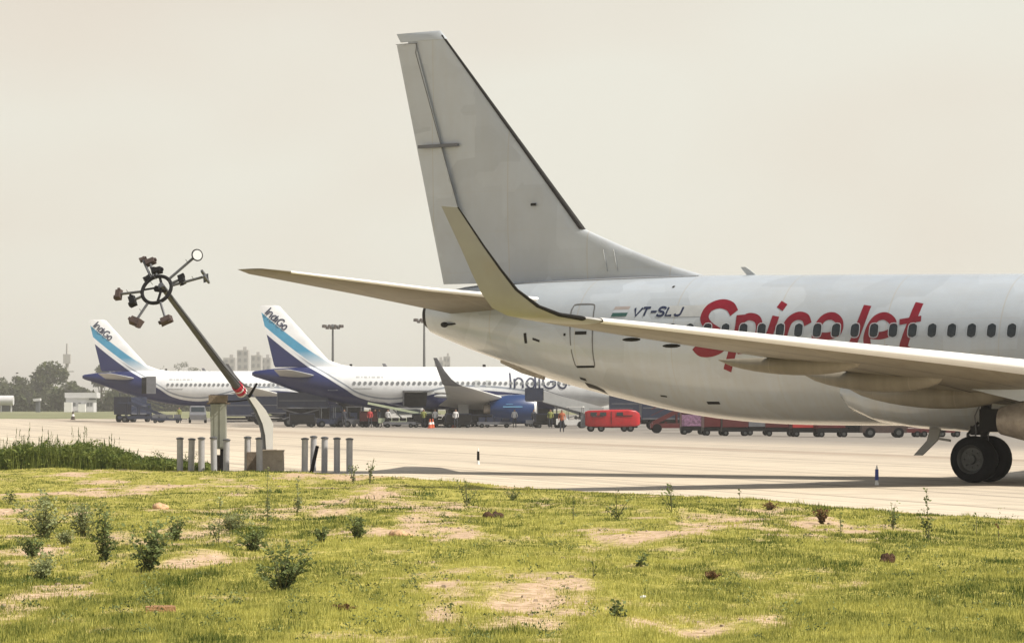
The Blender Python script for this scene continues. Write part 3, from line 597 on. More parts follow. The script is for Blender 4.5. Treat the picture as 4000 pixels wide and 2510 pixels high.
for sd in (1, -1):
    up = Vector((0, 0, 1)); tn_ = 'wing'
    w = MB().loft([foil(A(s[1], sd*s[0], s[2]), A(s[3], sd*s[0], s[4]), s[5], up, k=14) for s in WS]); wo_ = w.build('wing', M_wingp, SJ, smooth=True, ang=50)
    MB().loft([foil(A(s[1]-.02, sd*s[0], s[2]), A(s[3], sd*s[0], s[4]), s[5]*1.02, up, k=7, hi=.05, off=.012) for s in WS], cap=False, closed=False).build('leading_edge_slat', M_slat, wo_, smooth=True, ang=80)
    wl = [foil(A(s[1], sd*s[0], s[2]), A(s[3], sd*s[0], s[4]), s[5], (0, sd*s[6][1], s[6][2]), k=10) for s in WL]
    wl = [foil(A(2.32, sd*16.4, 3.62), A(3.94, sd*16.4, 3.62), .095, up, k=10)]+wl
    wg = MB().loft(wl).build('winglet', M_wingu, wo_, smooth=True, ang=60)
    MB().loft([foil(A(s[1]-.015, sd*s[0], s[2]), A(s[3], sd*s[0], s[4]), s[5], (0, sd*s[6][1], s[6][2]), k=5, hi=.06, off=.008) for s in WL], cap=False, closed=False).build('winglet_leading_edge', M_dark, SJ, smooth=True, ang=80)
    # flap and aileron gaps under the wing
    for (t0, t1, r0, r1) in ((.66, .672, 1.9, 11.5), (.985, 1.0, 1.9, 16.0), (.72, .73, 12, 16.0), (.30, .305, 2.2, 16.2)):
        lp = []
        for i in range(13):
            r_ = r0+(r1-r0)*i/12; q_ = [float(np.interp(r_, [s_[0] for s_ in WS], [s_[k] for s_ in WS])) for k in range(6)]
            LEp, TEp = A(q_[1], sd*r_, q_[2]), A(q_[3], sd*r_, q_[4]); Lc = (TEp-LEp).length; row = []
            for t_ in (t0, t1): yt = 5*q_[5]*(.2969*math.sqrt(t_)-.126*t_-.3516*t_*t_+.2843*t_**3-.1036*t_**4); row.append(LEp+(TEp-LEp)*t_-up*(Lc*yt+.006))
            lp.append(row)
        MB().loft(lp, cap=False, closed=False).build('flap_gap', M_dark, wo_)
    # flap track fairings
    for (r_, a0, a1, zt_, hgt, wd) in ((4.15, -1.6, 2.95, 2.27, .60, .24), (6.6, -1.0, 2.85, 2.58, .52, .22), (9.3, -.3, 3.60, 2.88, .44, .2)):
        lo_ = []
        for i in range(13):
            t = i/12; f = math.sin(math.pi*min(1, t*1.0)**.75)**.6 if 0 < t < 1 else .04; k = hgt*max(f, .05); zz = zt_+.06*(1-t)+.03
            lo_.append([A(a0+(a1-a0)*t, sd*(r_+wd*max(f, .06)*math.cos(q_)), zz-k*.45+k*.5*math.sin(q_)*1.0) for q_ in [2*math.pi*j/14 for j in range(14)]])
        MB().loft(lo_).build('flap_track_fairing', M_wingp, wo_, smooth=True, ang=60)
    for (r_, a_, z_) in ((12.6, 2.9, 3.16), (13.8, 3.2, 3.28)): MB().ball(A(a_, sd*r_, z_), .24, .04, .045, 8, 5).build('aileron_hinge', M_dark, wo_, smooth=True)
    # engine
    ec = (sd*4.83, 1.5)
    def ring(a, rad, n=32, fl=1.0): return [A(a, ec[0]+rad*math.cos(2*math.pi*i/n), ec[1]+rad*fl*math.sin(2*math.pi*i/n)) for i in range(n)]
    en = MB().loft([ring(-7.2, .78), ring(-7.55, .84), ring(-7.45, .93), ring(-6.9, 1.03), ring(-5.6, 1.06), ring(-4.4, .98), ring(-3.3, .78), ring(-3.35, .70)], cap=False).build('engine', M_white, SJ, smooth=True, ang=60)
    MB().loft([ring(-7.0, .76), ring(-7.0, .05)], cap=True).build('fan', M_dark, en)
    MB().loft([ring(-3.9, .66), ring(-3.0, .60), ring(-2.0, .46), ring(-1.45, .33), ring(-1.5, .27)], cap=True).build('exhaust_nozzle', M_nozzle, en, smooth=True, ang=50)
    MB().loft([[A(a, sd*(4.83+x), z) for x, z in ((-w_, z0), (w_, z0), (w_, z1), (-w_, z1))] for a, w_, z0, z1 in ((-6.2, .03, 2.45, 2.5), (-4.2, .2, 2.1, 2.62), (-2.0, .22, 1.95, 2.6), (-.4, .06, 2.3, 2.5))]).build('pylon', M_white, en)
# belly fairing
bf = MB(); L_ = []
for a_, z0, z1, w in ((4.45, 1.9, 2.5, 1.70), (4.2, 1.62, 2.62, 1.86), (3.6, 1.40, 2.7, 1.98), (2.6, 1.27, 2.75, 2.05), (1.0, 1.17, 2.7, 2.1), (-3, 1.12, 2.6, 2.1), (-7, 1.15, 2.5, 2.05), (-9.5, 1.3, 2.2, 1.75)):
    L_.append([A(a_, w*math.copysign(abs(math.cos(t))**.6, math.cos(t)), (z0+z1)/2+(z1-z0)/2*math.copysign(abs(math.sin(t))**.8, math.sin(t))) for t in [2*math.pi*i/32 for i in range(32)]])
bf.loft(L_).build('belly_fairing', M_whitep, SJ, smooth=True, ang=50)
# landing gear
def wheel(par, a, r, rad, wd, side):
    t = MB(); pr_ = [(.62, -.5), (.86, -.5), (.97, -.38), (1, -.15), (1, .15), (.97, .38), (.86, .5), (.62, .5)]; n = 28
    t.loft([[A(a+rad*k*math.cos(2*math.pi*i/n), r+wd*o_, rad+rad*k*math.sin(2*math.pi*i/n)) for i in range(n)] for k, o_ in pr_], cap=False); t.v = t.v
    w = t.build('wheel', M_rubber, par, smooth=True, ang=50)
    h = MB()
    for sgn in (1, -1): h.loft([[A(a+rad*k*math.cos(2*math.pi*i/n), r+wd*o_*sgn, rad+rad*k*math.sin(2*math.pi*i/n)) for i in range(n)] for k, o_ in ((.64, .46), (.55, .40), (.50, .25), (.22, .26), (.18, .42), (.02, .43))], cap=False)
    for b_ in range(8):
        q_ = 2*math.pi*b_/8; h.cyl(A(a+rad*.36*math.cos(q_), r+wd*.26*side, rad+rad*.36*math.sin(q_)), A(a+rad*.36*math.cos(q_), r+wd*.36*side, rad+rad*.36*math.sin(q_)), rad*.045, n=6)
    h.build('hub', M_hub, w, smooth=True, ang=40); return w
for sd in (1, -1):
    g_ = MB().cyl(A(0, sd*2.86, .55), A(-.05, sd*2.8, 1.25), .085).cyl(A(-.05, sd*2.8, 1.2), A(-.1, sd*2.72, 2.3), .13).cyl(A(0, sd*2.45, .56), A(0, sd*3.27, .56), .07).bar(A(.05, sd*2.86, .8), A(.38, sd*2.84, 1.15), .06).bar(A(.38, sd*2.84, 1.15), A(.1, sd*2.8, 1.45), .06).bar(A(-.05, sd*2.7, 1.3), A(-.1, sd*1.7, 1.75), .09).box(A(-.25, sd*2.95, 1.5), (.5, .05, .55)).box(A(.1, sd*2.75, 1.25), (.35, .3, .22)).build('landing_gear', M_dark, SJ)
    for k in (-1, 1): wheel(SJ, 0, sd*2.86+k*.43, .565, .40, k)
g_ = MB().cyl(A(-15.6, 0, .35), A(-15.6, 0, 1.6), .08).cyl(A(-15.6, -.25, .34), A(-15.6, .25, .34), .05).build('nose_gear', M_dark, SJ)
for k in (-1, 1): wheel(SJ, -15.6, k*.2, .34, .2, k)
for sd in (1, -1):
    MB().tube([A(.12, sd*2.9, .62), A(.2, sd*2.95, .9), A(.1, sd*2.93, 1.2), A(.16, sd*2.9, 1.6), A(.0, sd*2.8, 2.0)], .018, 5).tube([A(-.14, sd*2.8, .7), A(-.18, sd*2.85, 1.1), A(-.2, sd*2.8, 1.7)], .015, 5).build('hydraulic_line', M_gray, SJ)
    MB().cyl(A(0, sd*2.58, .565), A(0, sd*2.66, .565), .24, n=20).cyl(A(0, sd*3.06, .565), A(0, sd*3.14, .565), .24, n=20).build('brake', M_gray, SJ)
# drain mast and antenna
MB().loft([[A(a_+x, .5+y, z) for x, y in ((-.16*s_, -.03), (.16*s_, -.03), (.16*s_, .03), (-.16*s_, .03))] for a_, z, s_ in ((2.35, 1.3, 1.0), (2.45, .98, .9), (2.85, .60, .75))]).bar(A(2.3, .5, 1.03), A(1.95, .5, .98), .05, .06).build('antenna', M_wingu, SJ)
MB().loft([[A(a_+x, y, z) for x, y in ((-.14*s_, -.02), (.14*s_, -.02), (.14*s_, .02), (-.14*s_, .02))] for a_, z, s_ in ((7.92, 5.28, 1.0), (8.12, 5.45, .75), (8.2, 5.52, .5))]).build('antenna', M_gpatch, SJ)
# cabin windows
for sd in (1, -1):
    a_ = 8.77+.535; i = 0
    while a_ > -15:
        zc = 3.690+.0155*max(a_, -2); mb = MB()
        FB.patch(a_-.118, a_+.118, zc-.172, zc+.172, mb, off=.007, na=5, nz_=8, rnd=.1, side=sd)
        wn = mb.build('window', M_glass, SJ, smooth=True)
        mb = MB(); c_ = [(a_+.130*math.copysign(abs(math.cos(t))**.6, math.cos(t)), zc+.185*math.copysign(abs(math.sin(t))**.6, math.sin(t))) for t in [2*math.pi*j/16 for j in range(16)]]
        FB.ribbon(c_, .022, mb, off=.009, closed=True, sub=1, side=sd); mb.build('frame', M_fin, wn, smooth=True)
        a_ -= .535
    a_ = -14.9
    mb = MB(); FB.patch(-17.9, -17.0, 3.55, 4.05, mb, off=.01, side=sd, na=8); mb.build('cockpit_window', M_glass, SJ)
# aft door
db = MB(); FB.ribbon([(12.62, 4.36), (12.60, 4.50), (12.52, 4.575), (12.0, 4.57), (11.9, 4.50), (11.875, 4.36), (11.80, 3.80), (11.80, 3.1), (11.82, 2.93), (11.9, 2.90), (12.40, 2.90), (12.48, 2.93), (12.50, 3.1), (12.55, 3.8)], .035, db, off=.008, closed=True, sub=3)
dr = MB(); FB.patch(11.84, 12.54, 2.93, 4.54, dr, off=.004, nz_=10, rnd=.08); dro = dr.build('door', M_whitep, SJ, smooth=True); db.build('door_frame', M_seam, dro, smooth=True)
h_ = MB(); FB.ribbon([(12.38, 3.80), (12.0, 3.80)], .09, h_, off=.012); FB.ribbon([(12.46, 2.90), (11.84, 2.90)], .055, h_, off=.012); h_.build('handle', M_dark, dro)
# registration, flag, patches, small marks
fl = MB(); FB.patch(10.79, 11.27, 4.22, 4.32, fl, off=.006, skew=-.03); fl.build('flag_stripe', M_green, SJ)
fl = MB(); FB.patch(10.76, 11.24, 4.40, 4.49, fl, off=.006, skew=-.03); fl.build('flag_stripe', M_saffron, SJ)
fl = MB(); FB.patch(10.775, 11.255, 4.32, 4.40, fl, off=.0055, skew=-.03); fl.build('flag_stripe', M_white, SJ)
fl = MB(); FB.patch(8.37, 9.55, 4.18, 4.48, fl, off=.004, na=10); fl.build('repaint_patch', M_gpatch, SJ)
GLY = {'V': [[(0, 1), (.45, 0), (.95, 1)]], 'T': [[(.0, 1), (.9, 1)], [(.45, 1), (.45, 0)]], '-': [[(.1, .5), (.8, .5)]], 'S': [[(.9, .85), (.6, 1), (.25, 1), (.05, .78), (.3, .55), (.65, .45), (.85, .22), (.65, 0), (.25, 0), (0, .15)]], 'L': [[(0, 1), (0, 0), (.75, 0)]], 'J': [[(.75, 1), (.75, .2), (.5, 0), (.2, 0), (.02, .2)]],
 'I': [[(0, 1), (0, 0)]], 'n': [[(0, 0), (0, .62)], [(0, .45), (.25, .66), (.5, .6), (.6, .4), (.6, 0)]], 'd': [[(.62, .3), (.5, .58), (.25, .64), (.02, .42), (.02, .2), (.25, 0), (.5, .06), (.62, .3)], [(.66, .85), (.66, 0)]], 'i': [[(0, .62), (0, 0)]], 'G': [[(.8, .78), (.5, .92), (.12, .75), (0, .42), (.15, .1), (.5, 0), (.85, .15), (.88, .42), (.5, .42)]], 'o': [[(.6, .3), (.5, .56), (.3, .62), (.06, .5), (0, .3), (.08, .1), (.3, 0), (.52, .08), (.6, .3)]]}
ADV = {'V': 1.05, 'T': 1.05, '-': .95, 'S': 1.15, 'L': 1.05, 'J': 1.0, 'I': .3, 'n': .88, 'd': .95, 'i': .28, 'G': 1.12, 'o': .85}
def word(body, txt, a, z, h, w, par, mt, wf=.62, slant=.2, name='letter', off=.008, rot=0.0, flat=None):
    x = 0
    for ch in txt:
        mb = MB()
        for stt in GLY[ch]:
            pts = []
            for (gx, gy_) in stt:
                lx = (x+gx*wf+slant*gy_*.6)*h; ly = gy_*h; pts.append((a-(lx*math.cos(rot)-ly*math.sin(rot)), z+lx*math.sin(rot)+ly*math.cos(rot)))
            body.ribbon(pts, w, mb, off=off, sub=3 if len(pts) > 3 else 1)
        mb.build(name, mt, par); x += ADV[ch]*wf
word(FB, 'VT-SLJ', 10.62, 4.22, .22, .06, SJ, M_navy, wf=1.12, slant=.35)
SP = {'S': [([(7.529, 4.251), (7.707, 4.429), (8.016, 4.503), (8.305, 4.4), (8.383, 4.145), (8.216, 3.928), (7.909, 3.75), (7.718, 3.561), (7.789, 3.364), (8.081, 3.248), (8.402, 3.251), (8.569, 3.399)], 0.2)],
 'p': [([(7.321, 4.2), (7.316, 3.795), (7.456, 3.268), (7.662, 2.762)], 0.19), ([(7.268, 4.046), (7.073, 4.15), (6.809, 4.079), (6.708, 3.852), (6.767, 3.549), (6.972, 3.328), (7.319, 3.279)], 0.16)],
 'i': [([(6.28, 4.15), (6.355, 3.781), (6.478, 3.421), (6.493, 3.244)], 0.17), ([(6.14, 4.50), (6.22, 4.33)], 0.19)],
 'c': [([(5.312, 3.923), (5.42, 4.095), (5.652, 4.145), (5.861, 4.024), (5.952, 3.762), (5.974, 3.487), (5.808, 3.276), (5.498, 3.286)], 0.175)],
 'e': [([(5.04, 3.619), (4.689, 3.614), (4.423, 3.714), (4.416, 3.961), (4.638, 4.122), (4.888, 4.073), (5.034, 3.827), (5.062, 3.502), (4.926, 3.28), (4.489, 3.275)], 0.16)],
 'J': [([(3.733, 4.38), (3.802, 3.98), (3.943, 3.52), (4.083, 3.27), (4.273, 3.195)], 0.18)],
 'e2': [([(3.566, 3.638), (3.221, 3.607), (2.946, 3.706), (2.922, 3.937), (3.167, 4.097), (3.41, 4.036), (3.554, 3.792), (3.598, 3.483), (3.465, 3.264), (3.009, 3.271)], 0.16)],
 't': [([(2.31, 4.42), (2.4, 3.942), (2.52, 3.521), (2.569, 3.305), (2.443, 3.202)], 0.19), ([(2.74, 3.94), (2.16, 4.02)], 0.12)]}
for k_, sts in SP.items():
    mb = MB(); 
    for i, (pts, w) in enumerate(sts): FB.ribbon(pts, w*1.22, mb, off=.0045+.0008*i, sub=5)
    mb.build('letter', M_red, SJ)
mk = MB(); FB.ribbon([(14.12, 3.83), (14.10, 3.55)], .10, mk); FB.ribbon([(13.85, 3.67), (13.6, 3.6)], .06, mk); FB.ribbon([(12.77, 3.77), (12.70, 3.76)], .07, mk); FB.ribbon([(10.0, 2.12), (9.8, 2.10)], .04, mk); FB.ribbon([(8.6, 1.93), (8.2, 1.93)], .07, mk); FB.ribbon([(3.9, 2.3), (3.85, 2.3)], .05, mk)
FB.ribbon([(12.5, 2.42), (12.2, 2.34), (12.0, 2.22)], .14, mk); FB.ribbon([(12.55, 2.6), (12.35, 2.55)], .07, mk); FB.ribbon([(9.75, 5.0), (9.68, 5.0)], .05, mk)
mk.build('vent_opening', M_dark, SJ)
MB().loft([[A(a_, .3+y, z) for y, z in ((-.06, z0), (.06, z0), (.06, z0+.12), (-.06, z0+.12))] for a_, z0 in ((15.7, 3.05), (15.0, 2.76), (14.3, 2.58))]).build('tail_skid', M_nozzle, SJ)

# ------------------------------------------------------------------ parked blue and white airliners
ZC = [(-18, .4), (-11, 1.4), (-8.5, 2.7), (-4, 3.45), (.4, 3.5), (1.8, 3.3), (3.8, 2.8), (5.8, 2.35), (7.2, 2.34), (9.3, 2.74), (11.1, 3.73), (12.8, 4.8), (14.6, 5.95), (21, 11.26)]
def m_livery():
    m = bpy.data.materials.new('blue_white_livery'); m.use_nodes = True; n = m.node_tree; b = n.nodes['Principled BSDF']; L = n.links.new
    tc = N(n, 'ShaderNodeTexCoord'); sp = N(n, 'ShaderNodeSeparateXYZ'); L(tc.outputs['Object'], sp.inputs[0])
    mr = N(n, 'ShaderNodeMapRange'); mr.inputs[1].default_value = 18; mr.inputs[2].default_value = -21; L(sp.outputs[0], mr.inputs[0])
    fc = N(n, 'ShaderNodeFloatCurve'); c = fc.mapping.curves[0]
    for i, (a, z) in enumerate(ZC):
        x_, y_ = (a+18)/39, z/12
        if i == 0: c.points[0].location = (x_, y_)
        elif i == len(ZC)-1: c.points[-1].location = (x_, y_)
        else: c.points.new(x_, y_)
    fc.mapping.update(); L(mr.outputs[0], fc.inputs['Value'])
    mu = N(n, 'ShaderNodeMath', operation='MULTIPLY'); L(fc.outputs[0], mu.inputs[0]); mu.inputs[1].default_value = 12
    su = N(n, 'ShaderNodeMath', operation='SUBTRACT'); L(sp.outputs[2], su.inputs[0]); L(mu.outputs[0], su.inputs[1])
    # bands: below 0 navy, white, then light blue high on the fin / thin grey on the body, then white
    d = N(n, 'ShaderNodeMapRange'); d.inputs[1].default_value = -2; d.inputs[2].default_value = 3; L(su.outputs[0], d.inputs[0])
    def ramp(pts):
        r = N(n, 'ShaderNodeValToRGB'); r.color_ramp.interpolation = 'CONSTANT'; e = r.color_ramp.elements
        while len(e) < len(pts): e.new(.5)
        for q, (p, c_) in zip(e, pts): q.position = p; q.color = (*c_, 1)
        L(d.outputs[0], r.inputs[0]); return r
    navy, wh, lb, gr = (.006, .013, .085), (.68, .70, .72), (.06, .27, .44), (.25, .28, .33)
    f = lambda x: (x+2)/5
    rf = ramp([(0, navy), (f(0), wh), (f(.62), lb), (f(1.7), wh)]); rb = ramp([(0, navy), (f(0), wh), (f(.32), gr), (f(.5), wh)])
    st = N(n, 'ShaderNodeMapRange'); st.inputs[1].default_value = 5.9; st.inputs[2].default_value = 7.4; L(sp.outputs[2], st.inputs[0])
    mi = N(n, 'ShaderNodeMix', data_type='RGBA'); L(st.outputs[0], mi.inputs[0]); L(rb.outputs[0], mi.inputs[6]); L(rf.outputs[0], mi.inputs[7])
    no = N(n, 'ShaderNodeTexNoise'); no.inputs['Scale'].default_value = 1.1; no.inputs['Detail'].default_value = 5; L(tc.outputs['Object'], no.inputs['Vector'])
    r3 = N(n, 'ShaderNodeMapRange'); r3.inputs[1].default_value = .3; r3.inputs[2].default_value = .7; r3.inputs[3].default_value = .9; r3.inputs[4].default_value = 1.05; L(no.outputs['Fac'], r3.inputs[0])
    vm = N(n, 'ShaderNodeVectorMath', operation='SCALE'); L(mi.outputs[2], vm.inputs[0]); L(r3.outputs[0], vm.inputs['Scale'])
    L(vm.outputs[0], b.inputs['Base Color']); b.inputs['Roughness'].default_value = .4; return m
M_liv = m_livery(); M_pwhite = mat('parked_white', (.62, .62, .60), .42, var=.06); M_pgrey = mat('parked_grey', (.42, .43, .43), .45, var=.08); M_pblue = mat('parked_nacelle_blue', (.008, .035, .13), .35, var=.12)
M_glass2 = mat('parked_cabin_glass', (.16, .17, .18), .3, var=.3)
M_ltblue = mat('light_blue_print', (.15, .35, .55), .5)
def parked(loc, rz, label):
    root = thing('airliner', label, 'airplane', loc, rz, 'blue and white airliners parked on the far apron')
    d0 = 17.71
    B = Body([(s-d0, zt, zb, (zt+zb)/2+(.1 if 3 < s < 30 else 0), w) for s, zt, zb, w in ((0, 3.35, 3.2, .03), (.5, 3.9, 2.75, .55), (1.5, 4.6, 2.3, 1.1), (3, 5.35, 1.95, 1.6), (4.5, 5.75, 1.8, 1.88), (6.5, 5.87, 1.73, 1.975), (24, 5.87, 1.73, 1.975), (27, 5.87, 1.95, 1.9), (30, 5.86, 2.5, 1.65), (33, 5.8, 3.35, 1.2), (36, 5.6, 4.45, .6), (37.3, 5.42, 4.85, .28), (37.57, 5.3, 5.0, .1))]).dense(.8)
    B.build('fuselage', M_liv, root, 32)
    fl_ = [foil(A(a0, 0, z), A(a1, 0, z), t, nr, k=8) for a0, a1, z, t in ((9.2, 17.6, 5.8, .03), (11.1, 17.75, 6.05, .05), (12.4, 17.85, 6.5, .08), (17.15, 19.1, 11.70, .08), (17.5, 19.1, 11.8, .04))]
    MB().loft(fl_).build('vertical_stabilizer', M_liv, root, smooth=True, ang=50)
    flat = Body([(0, 20, 0, 10, .42), (30, 20, 0, 10, .42)])
    flat.r = lambda a, z: .40-.0*(z)
    class Fn:
        def r(s, a, z): return max(.1, .125+(11-z)*.024)
    fb = Body([(0, 20, 0, 10, 1)]); fb.r = Fn().r
    word(fb, 'IndiGo', 18.62, 11.0, .82, .13, root, M_navy, wf=.72, slant=.15, rot=-.72, off=.01)
    word(B, 'IndiGo', -5.3, 3.78, 1.5, .17, root, M_navy, wf=.90, slant=0, off=.03)
    for sd in (1, -1):
        up = Vector((0, 0, 1))
        MB().loft([foil(A(13.7, sd*.8, 4.95), A(17.2, sd*.6, 4.9), .1, up, k=8), foil(A(16.6, sd*5.9, 5.45), A(18.3, sd*5.9, 5.45), .09, up, k=8), foil(A(17.1, sd*6.2, 5.48), A(18.3, sd*6.2, 5.48), .05, up, k=8)]).build('horizontal_stabilizer', M_pgrey, root, smooth=True, ang=50)
        wS = [(1.6, -6.2, 2.3, 1.8, 2.05, .14), (6.4, -3.6, 2.85, 1.7, 2.72, .12), (12, -.6, 3.45, 2.7, 3.36, .11), (16.3, 1.8, 3.9, 3.5, 3.88, .1)]
        wg = MB().loft([foil(A(s[1], sd*s[0], s[2]), A(s[3], sd*s[0], s[4]), s[5], up, k=8) for s in wS]).build('wing', M_pwhite, root, smooth=True, ang=50)
        MB().loft([foil(A(a0, sd*r_, z), A(a1, sd*r_, z), .08, (0, sd*ny_, nz2), k=7) for r_, a0, a1, z, ny_, nz2 in ((16.3, 1.8, 3.5, 3.9, 0, 1), (16.9, 2.3, 3.75, 4.05, .5, 1), (17.3, 2.95, 3.95, 4.5, 1, .6), (17.6, 3.65, 4.3, 5.3, 1, .25), (17.9, 4.4, 4.75, 6.45, 1, .15))]).build('winglet', M_gray, wg, smooth=True, ang=60)
        for r_, a0 in ((7.2, 2.2), (10.4, 2.7)):
            MB().ball(A(a0-.6, sd*r_, 2.25+.1*r_), 1.5, .16, .2, 8, 7).build('flap_track_fairing', M_pgrey, wg, smooth=True)
        def ring(a, rad, n=24): return [A(a, sd*5.75+rad*math.cos(2*math.pi*i/n), 1.72+rad*math.sin(2*math.pi*i/n)) for i in range(n)]
        en = MB().loft([ring(-6.75, 1.26), ring(-5.9, 1.42), ring(-4.4, 1.40), ring(-3.1, 1.15), ring(-2.5, .9), ring(-2.55, .8)], cap=False).build('engine', M_pblue, root, smooth=True, ang=50)
        MB().loft([ring(-6.55, 1.14), ring(-6.95, 1.2), ring(-7.0, 1.26), ring(-6.75, 1.28)], cap=False).build('inlet_lip', M_slat, en, smooth=True, ang=60)
        MB().loft([ring(-6.2, 1.2), ring(-6.2, .05)]).build('fan', M_dark, en)
        MB().loft([ring(-3.4, .6), ring(-2.0, .4)]).build('exhaust_nozzle', M_nozzle, en)
        MB().bar(A(-4.8, sd*5.75, 2.9), A(-1.5, sd*5.75, 2.75), .3, .5).build('pylon', M_pgrey, en)
        MB().box(A(-4.6, sd*(5.75+1.41), 1.95), (1.9, .02, .10)).box(A(-4.3, sd*(5.75+1.36), 2.2), (.7, .02, .05)).build('marking', M_ltblue, en)
        MB().cyl(A(0, sd*3.8, .55), A(-.1, sd*3.7, 2.3), .14).cyl(A(0, sd*3.3, .58), A(0, sd*4.3, .58), .09).box(A(-.3, sd*4.0, 1.7), (1.0, .06, 1.1)).build('landing_gear', M_pgrey, root)
        for k in (-1, 1): wheel(root, 0, sd*3.8+k*.46, .58, .42, k)
    MB().cyl(A(-12.64, 0, .4), A(-12.64, 0, 2), .09).build('nose_gear', M_pgrey, root)
    for k in (-1, 1): wheel(root, -12.64, k*.25, .38, .22, k)
    mb = MB(); B.patch(-.15, .15, 4.0, 4.32, mb, off=.02, na=2, nz_=4, rnd=.1); wm = mb.mesh('window', M_glass2, True)
    a_ = 10.1
    while a_ > -12.5:
        if abs(a_) > .2 or True:
            o = bpy.data.objects.new('window', wm); COL.objects.link(o); o.parent = root; o.location = (-a_, 0, .1); q_ = B.sec(a_)[4]; o.location.y = (1.975-q_)*.95
        a_ -= .533
    for a0 in (12.6, -12.9): mb = MB(); B.ribbon([(a0, 3.55), (a0, 5.2), (a0-.85, 5.2), (a0-.85, 3.55)], .05, mb, off=.02, closed=True, sub=1); mb.build('door_frame', M_gpatch, root)
    for a0 in (-2.0, -3.1): mb = MB(); B.patch(a0-.25, a0+.25, 3.9, 4.55, mb, off=.015); mb.build('escape_hatch', M_gpatch, root)
    mb = MB(); x = 9.9
    for w_ in (.35, .12, .3, .12, .35, .3, .12): B.patch(x-w_, x, 4.78, 4.94, mb, off=.02, na=2, nz_=2); x -= w_+.16
    mb.build('registration', M_gpatch, root)
    mb = MB(); B.ribbon([(10.2, 3.72), (8.4, 3.72)], .05, mb, off=.02); mb.build('marking', M_seam, root)
    MB().box(A(10.2, 0, 5.95), (.25, .08, .35)).box(A(-3, 0, 5.97), (.3, .08, .3)).build('antenna', M_dark, root)
    return root, B
P1, B1 = parked((-5.7, 302, .1), .1745, 'blue and white airliner parked in the middle with its hold door open')
P2, B2 = parked((-30.3, 360, .42), .1745, 'farther blue and white airliner behind the leaning lamp mast')
# open hold door on the middle one, raised service door on the farther one
mb = MB(); B1.patch(2.95, 5.2, 2.0, 3.35, mb, off=.03); hd_ = mb.build('hold_opening_dark', M_black, P1)  # flat black patch paints the unlit hold opening onto the skin
MB().bar(A(5.35, 2.3, 3.5), A(2.4, 2.3, 3.5), 1.0, .09).box(A(5.3, 2.0, 2.8), (.1, .5, 1.4)).build('door_leaf', M_gray, hd_)
mb = MB(); B2.patch(12.2, 13.1, 3.2, 5.1, mb, off=.03); dd = mb.build('door', M_black, P2)  # black patch paints the shade inside the open doorway
MB().box(A(12.05, 2.2, 4.2), (1.1, .12, 2.0)).build('door_leaf', M_gray, dd)

# ------------------------------------------------------------------ leaning floodlight mast, block, posts
YM = 85.7
t = thing('floodlight_mast', 'lowered floodlight mast leaning left over its hinge with a ring of lamps', 'light mast', at(1037, YM))
o0 = t.location.copy()
def loc(u, Y, v): return at(u, Y, v)-o0
hinge = loc(945, 85.4, 1533); tip = loc(628, 80.6, 1112)
MB().loft([[loc(u, Y_, v) for u, Y_ in ((ua, YM-.12), (ub, YM-.12), (ub, YM+.12), (ua, YM+.12))] for ua, ub, v in ((1022, 1064, 1757), (1018, 1066, 1690), (1010, 1062, 1655), (985, 1025, 1590), (955, 985, 1545))]).build('stub_column', M_pole, t)
MB().loft([[loc(u, Y_, v) for u, Y_ in ((ua, YM-.14), (ub, YM-.14), (ub, YM+.06), (ua, YM+.06))] for ua, ub, v in ((1040, 1066, 1757), (1036, 1066, 1700), (1026, 1068, 1655), (1002, 1038, 1600), (970, 996, 1550))]).build('gusset_plate', M_wht, t)
MB().box(loc(1045, YM, 1757), (.5, .4, .04)).build('base_plate', M_conc_d, t)
MB().cyl(hinge, tip, .125, .075, n=16).build('pole', M_pole, t, smooth=True)
ax = (tip-hinge).normalized()
MB().tube([hinge+Vector((.16, -.1, 0)), hinge.lerp(tip, .3)+Vector((.13, -.08, -.10)), hinge.lerp(tip, .7)+Vector((.10, -.08, -.06)), tip+Vector((.08, -.05, -.05))], .012, 5).build('power_cable', M_black, t)
cl_ = MB(); cl_.cyl(hinge+ax*.06, hinge+ax*.20, .15, n=16, m=0).cyl(hinge+ax*.20, hinge+ax*.27, .148, n=16, m=1).cyl(hinge+ax*.27, hinge+ax*.40, .15, n=16, m=0).cyl(hinge+ax*.0, hinge+ax*.06, .16, n=16, m=1)
cl_.build('hinge_collar', [M_collar, M_wht], t, smooth=True)
MB().cyl(loc(972, 85.3, 1550), loc(1004, 85.2, 1497), .045, .03).build('lever', M_black, t)
up_ = Vector((0, 0, 1)); e1 = ax.cross(up_).normalized(); e2 = ax.cross(e1).normalized(); C0 = loc(612, 80.6, 1131)
MB().torus(C0, .41, .05, e1, e2, 36, 8).build('ring', M_black, t, smooth=True)
MB().bar(tip-ax*.1, C0+e1*.38, .05).bar(tip-ax*.1, C0-e1*.38*.3+e2*.36, .05).bar(tip-ax*.1, C0-e2*.38, .05).cyl(tip-ax*.25, C0+ax*.05, .085, n=12).build('hub_bracket', M_black, t)
def onring(u, v):       # where the sight of a lamp meets the tilted ring plane
    D = Vector(((u-2000)/FPX, 1, -(v-HORIZ)/FPX)); P0 = C0+o0-Vector((0, 0, CAMH)); s_ = P0.dot(ax)/D.dot(ax); return D*s_+Vector((0, 0, CAMH))-o0
LAMPS = [(462, 1149, M_rust, .16, 0), (516, 1174, M_black, .17, 0), (530, 1254, M_rust, .2, 0), (648, 1249, M_rust, .18, 0), (557, 1012, M_rust, .1, 0), (586, 1022, M_rust, .16, 0), (612, 1056, M_black, .16, 0), (576, 1086, M_black, .12, 0), (768, 997, M_black, .2, 1), (708, 1090, M_black, .16, 0), (800, 1080, M_pole, .16, 2)]
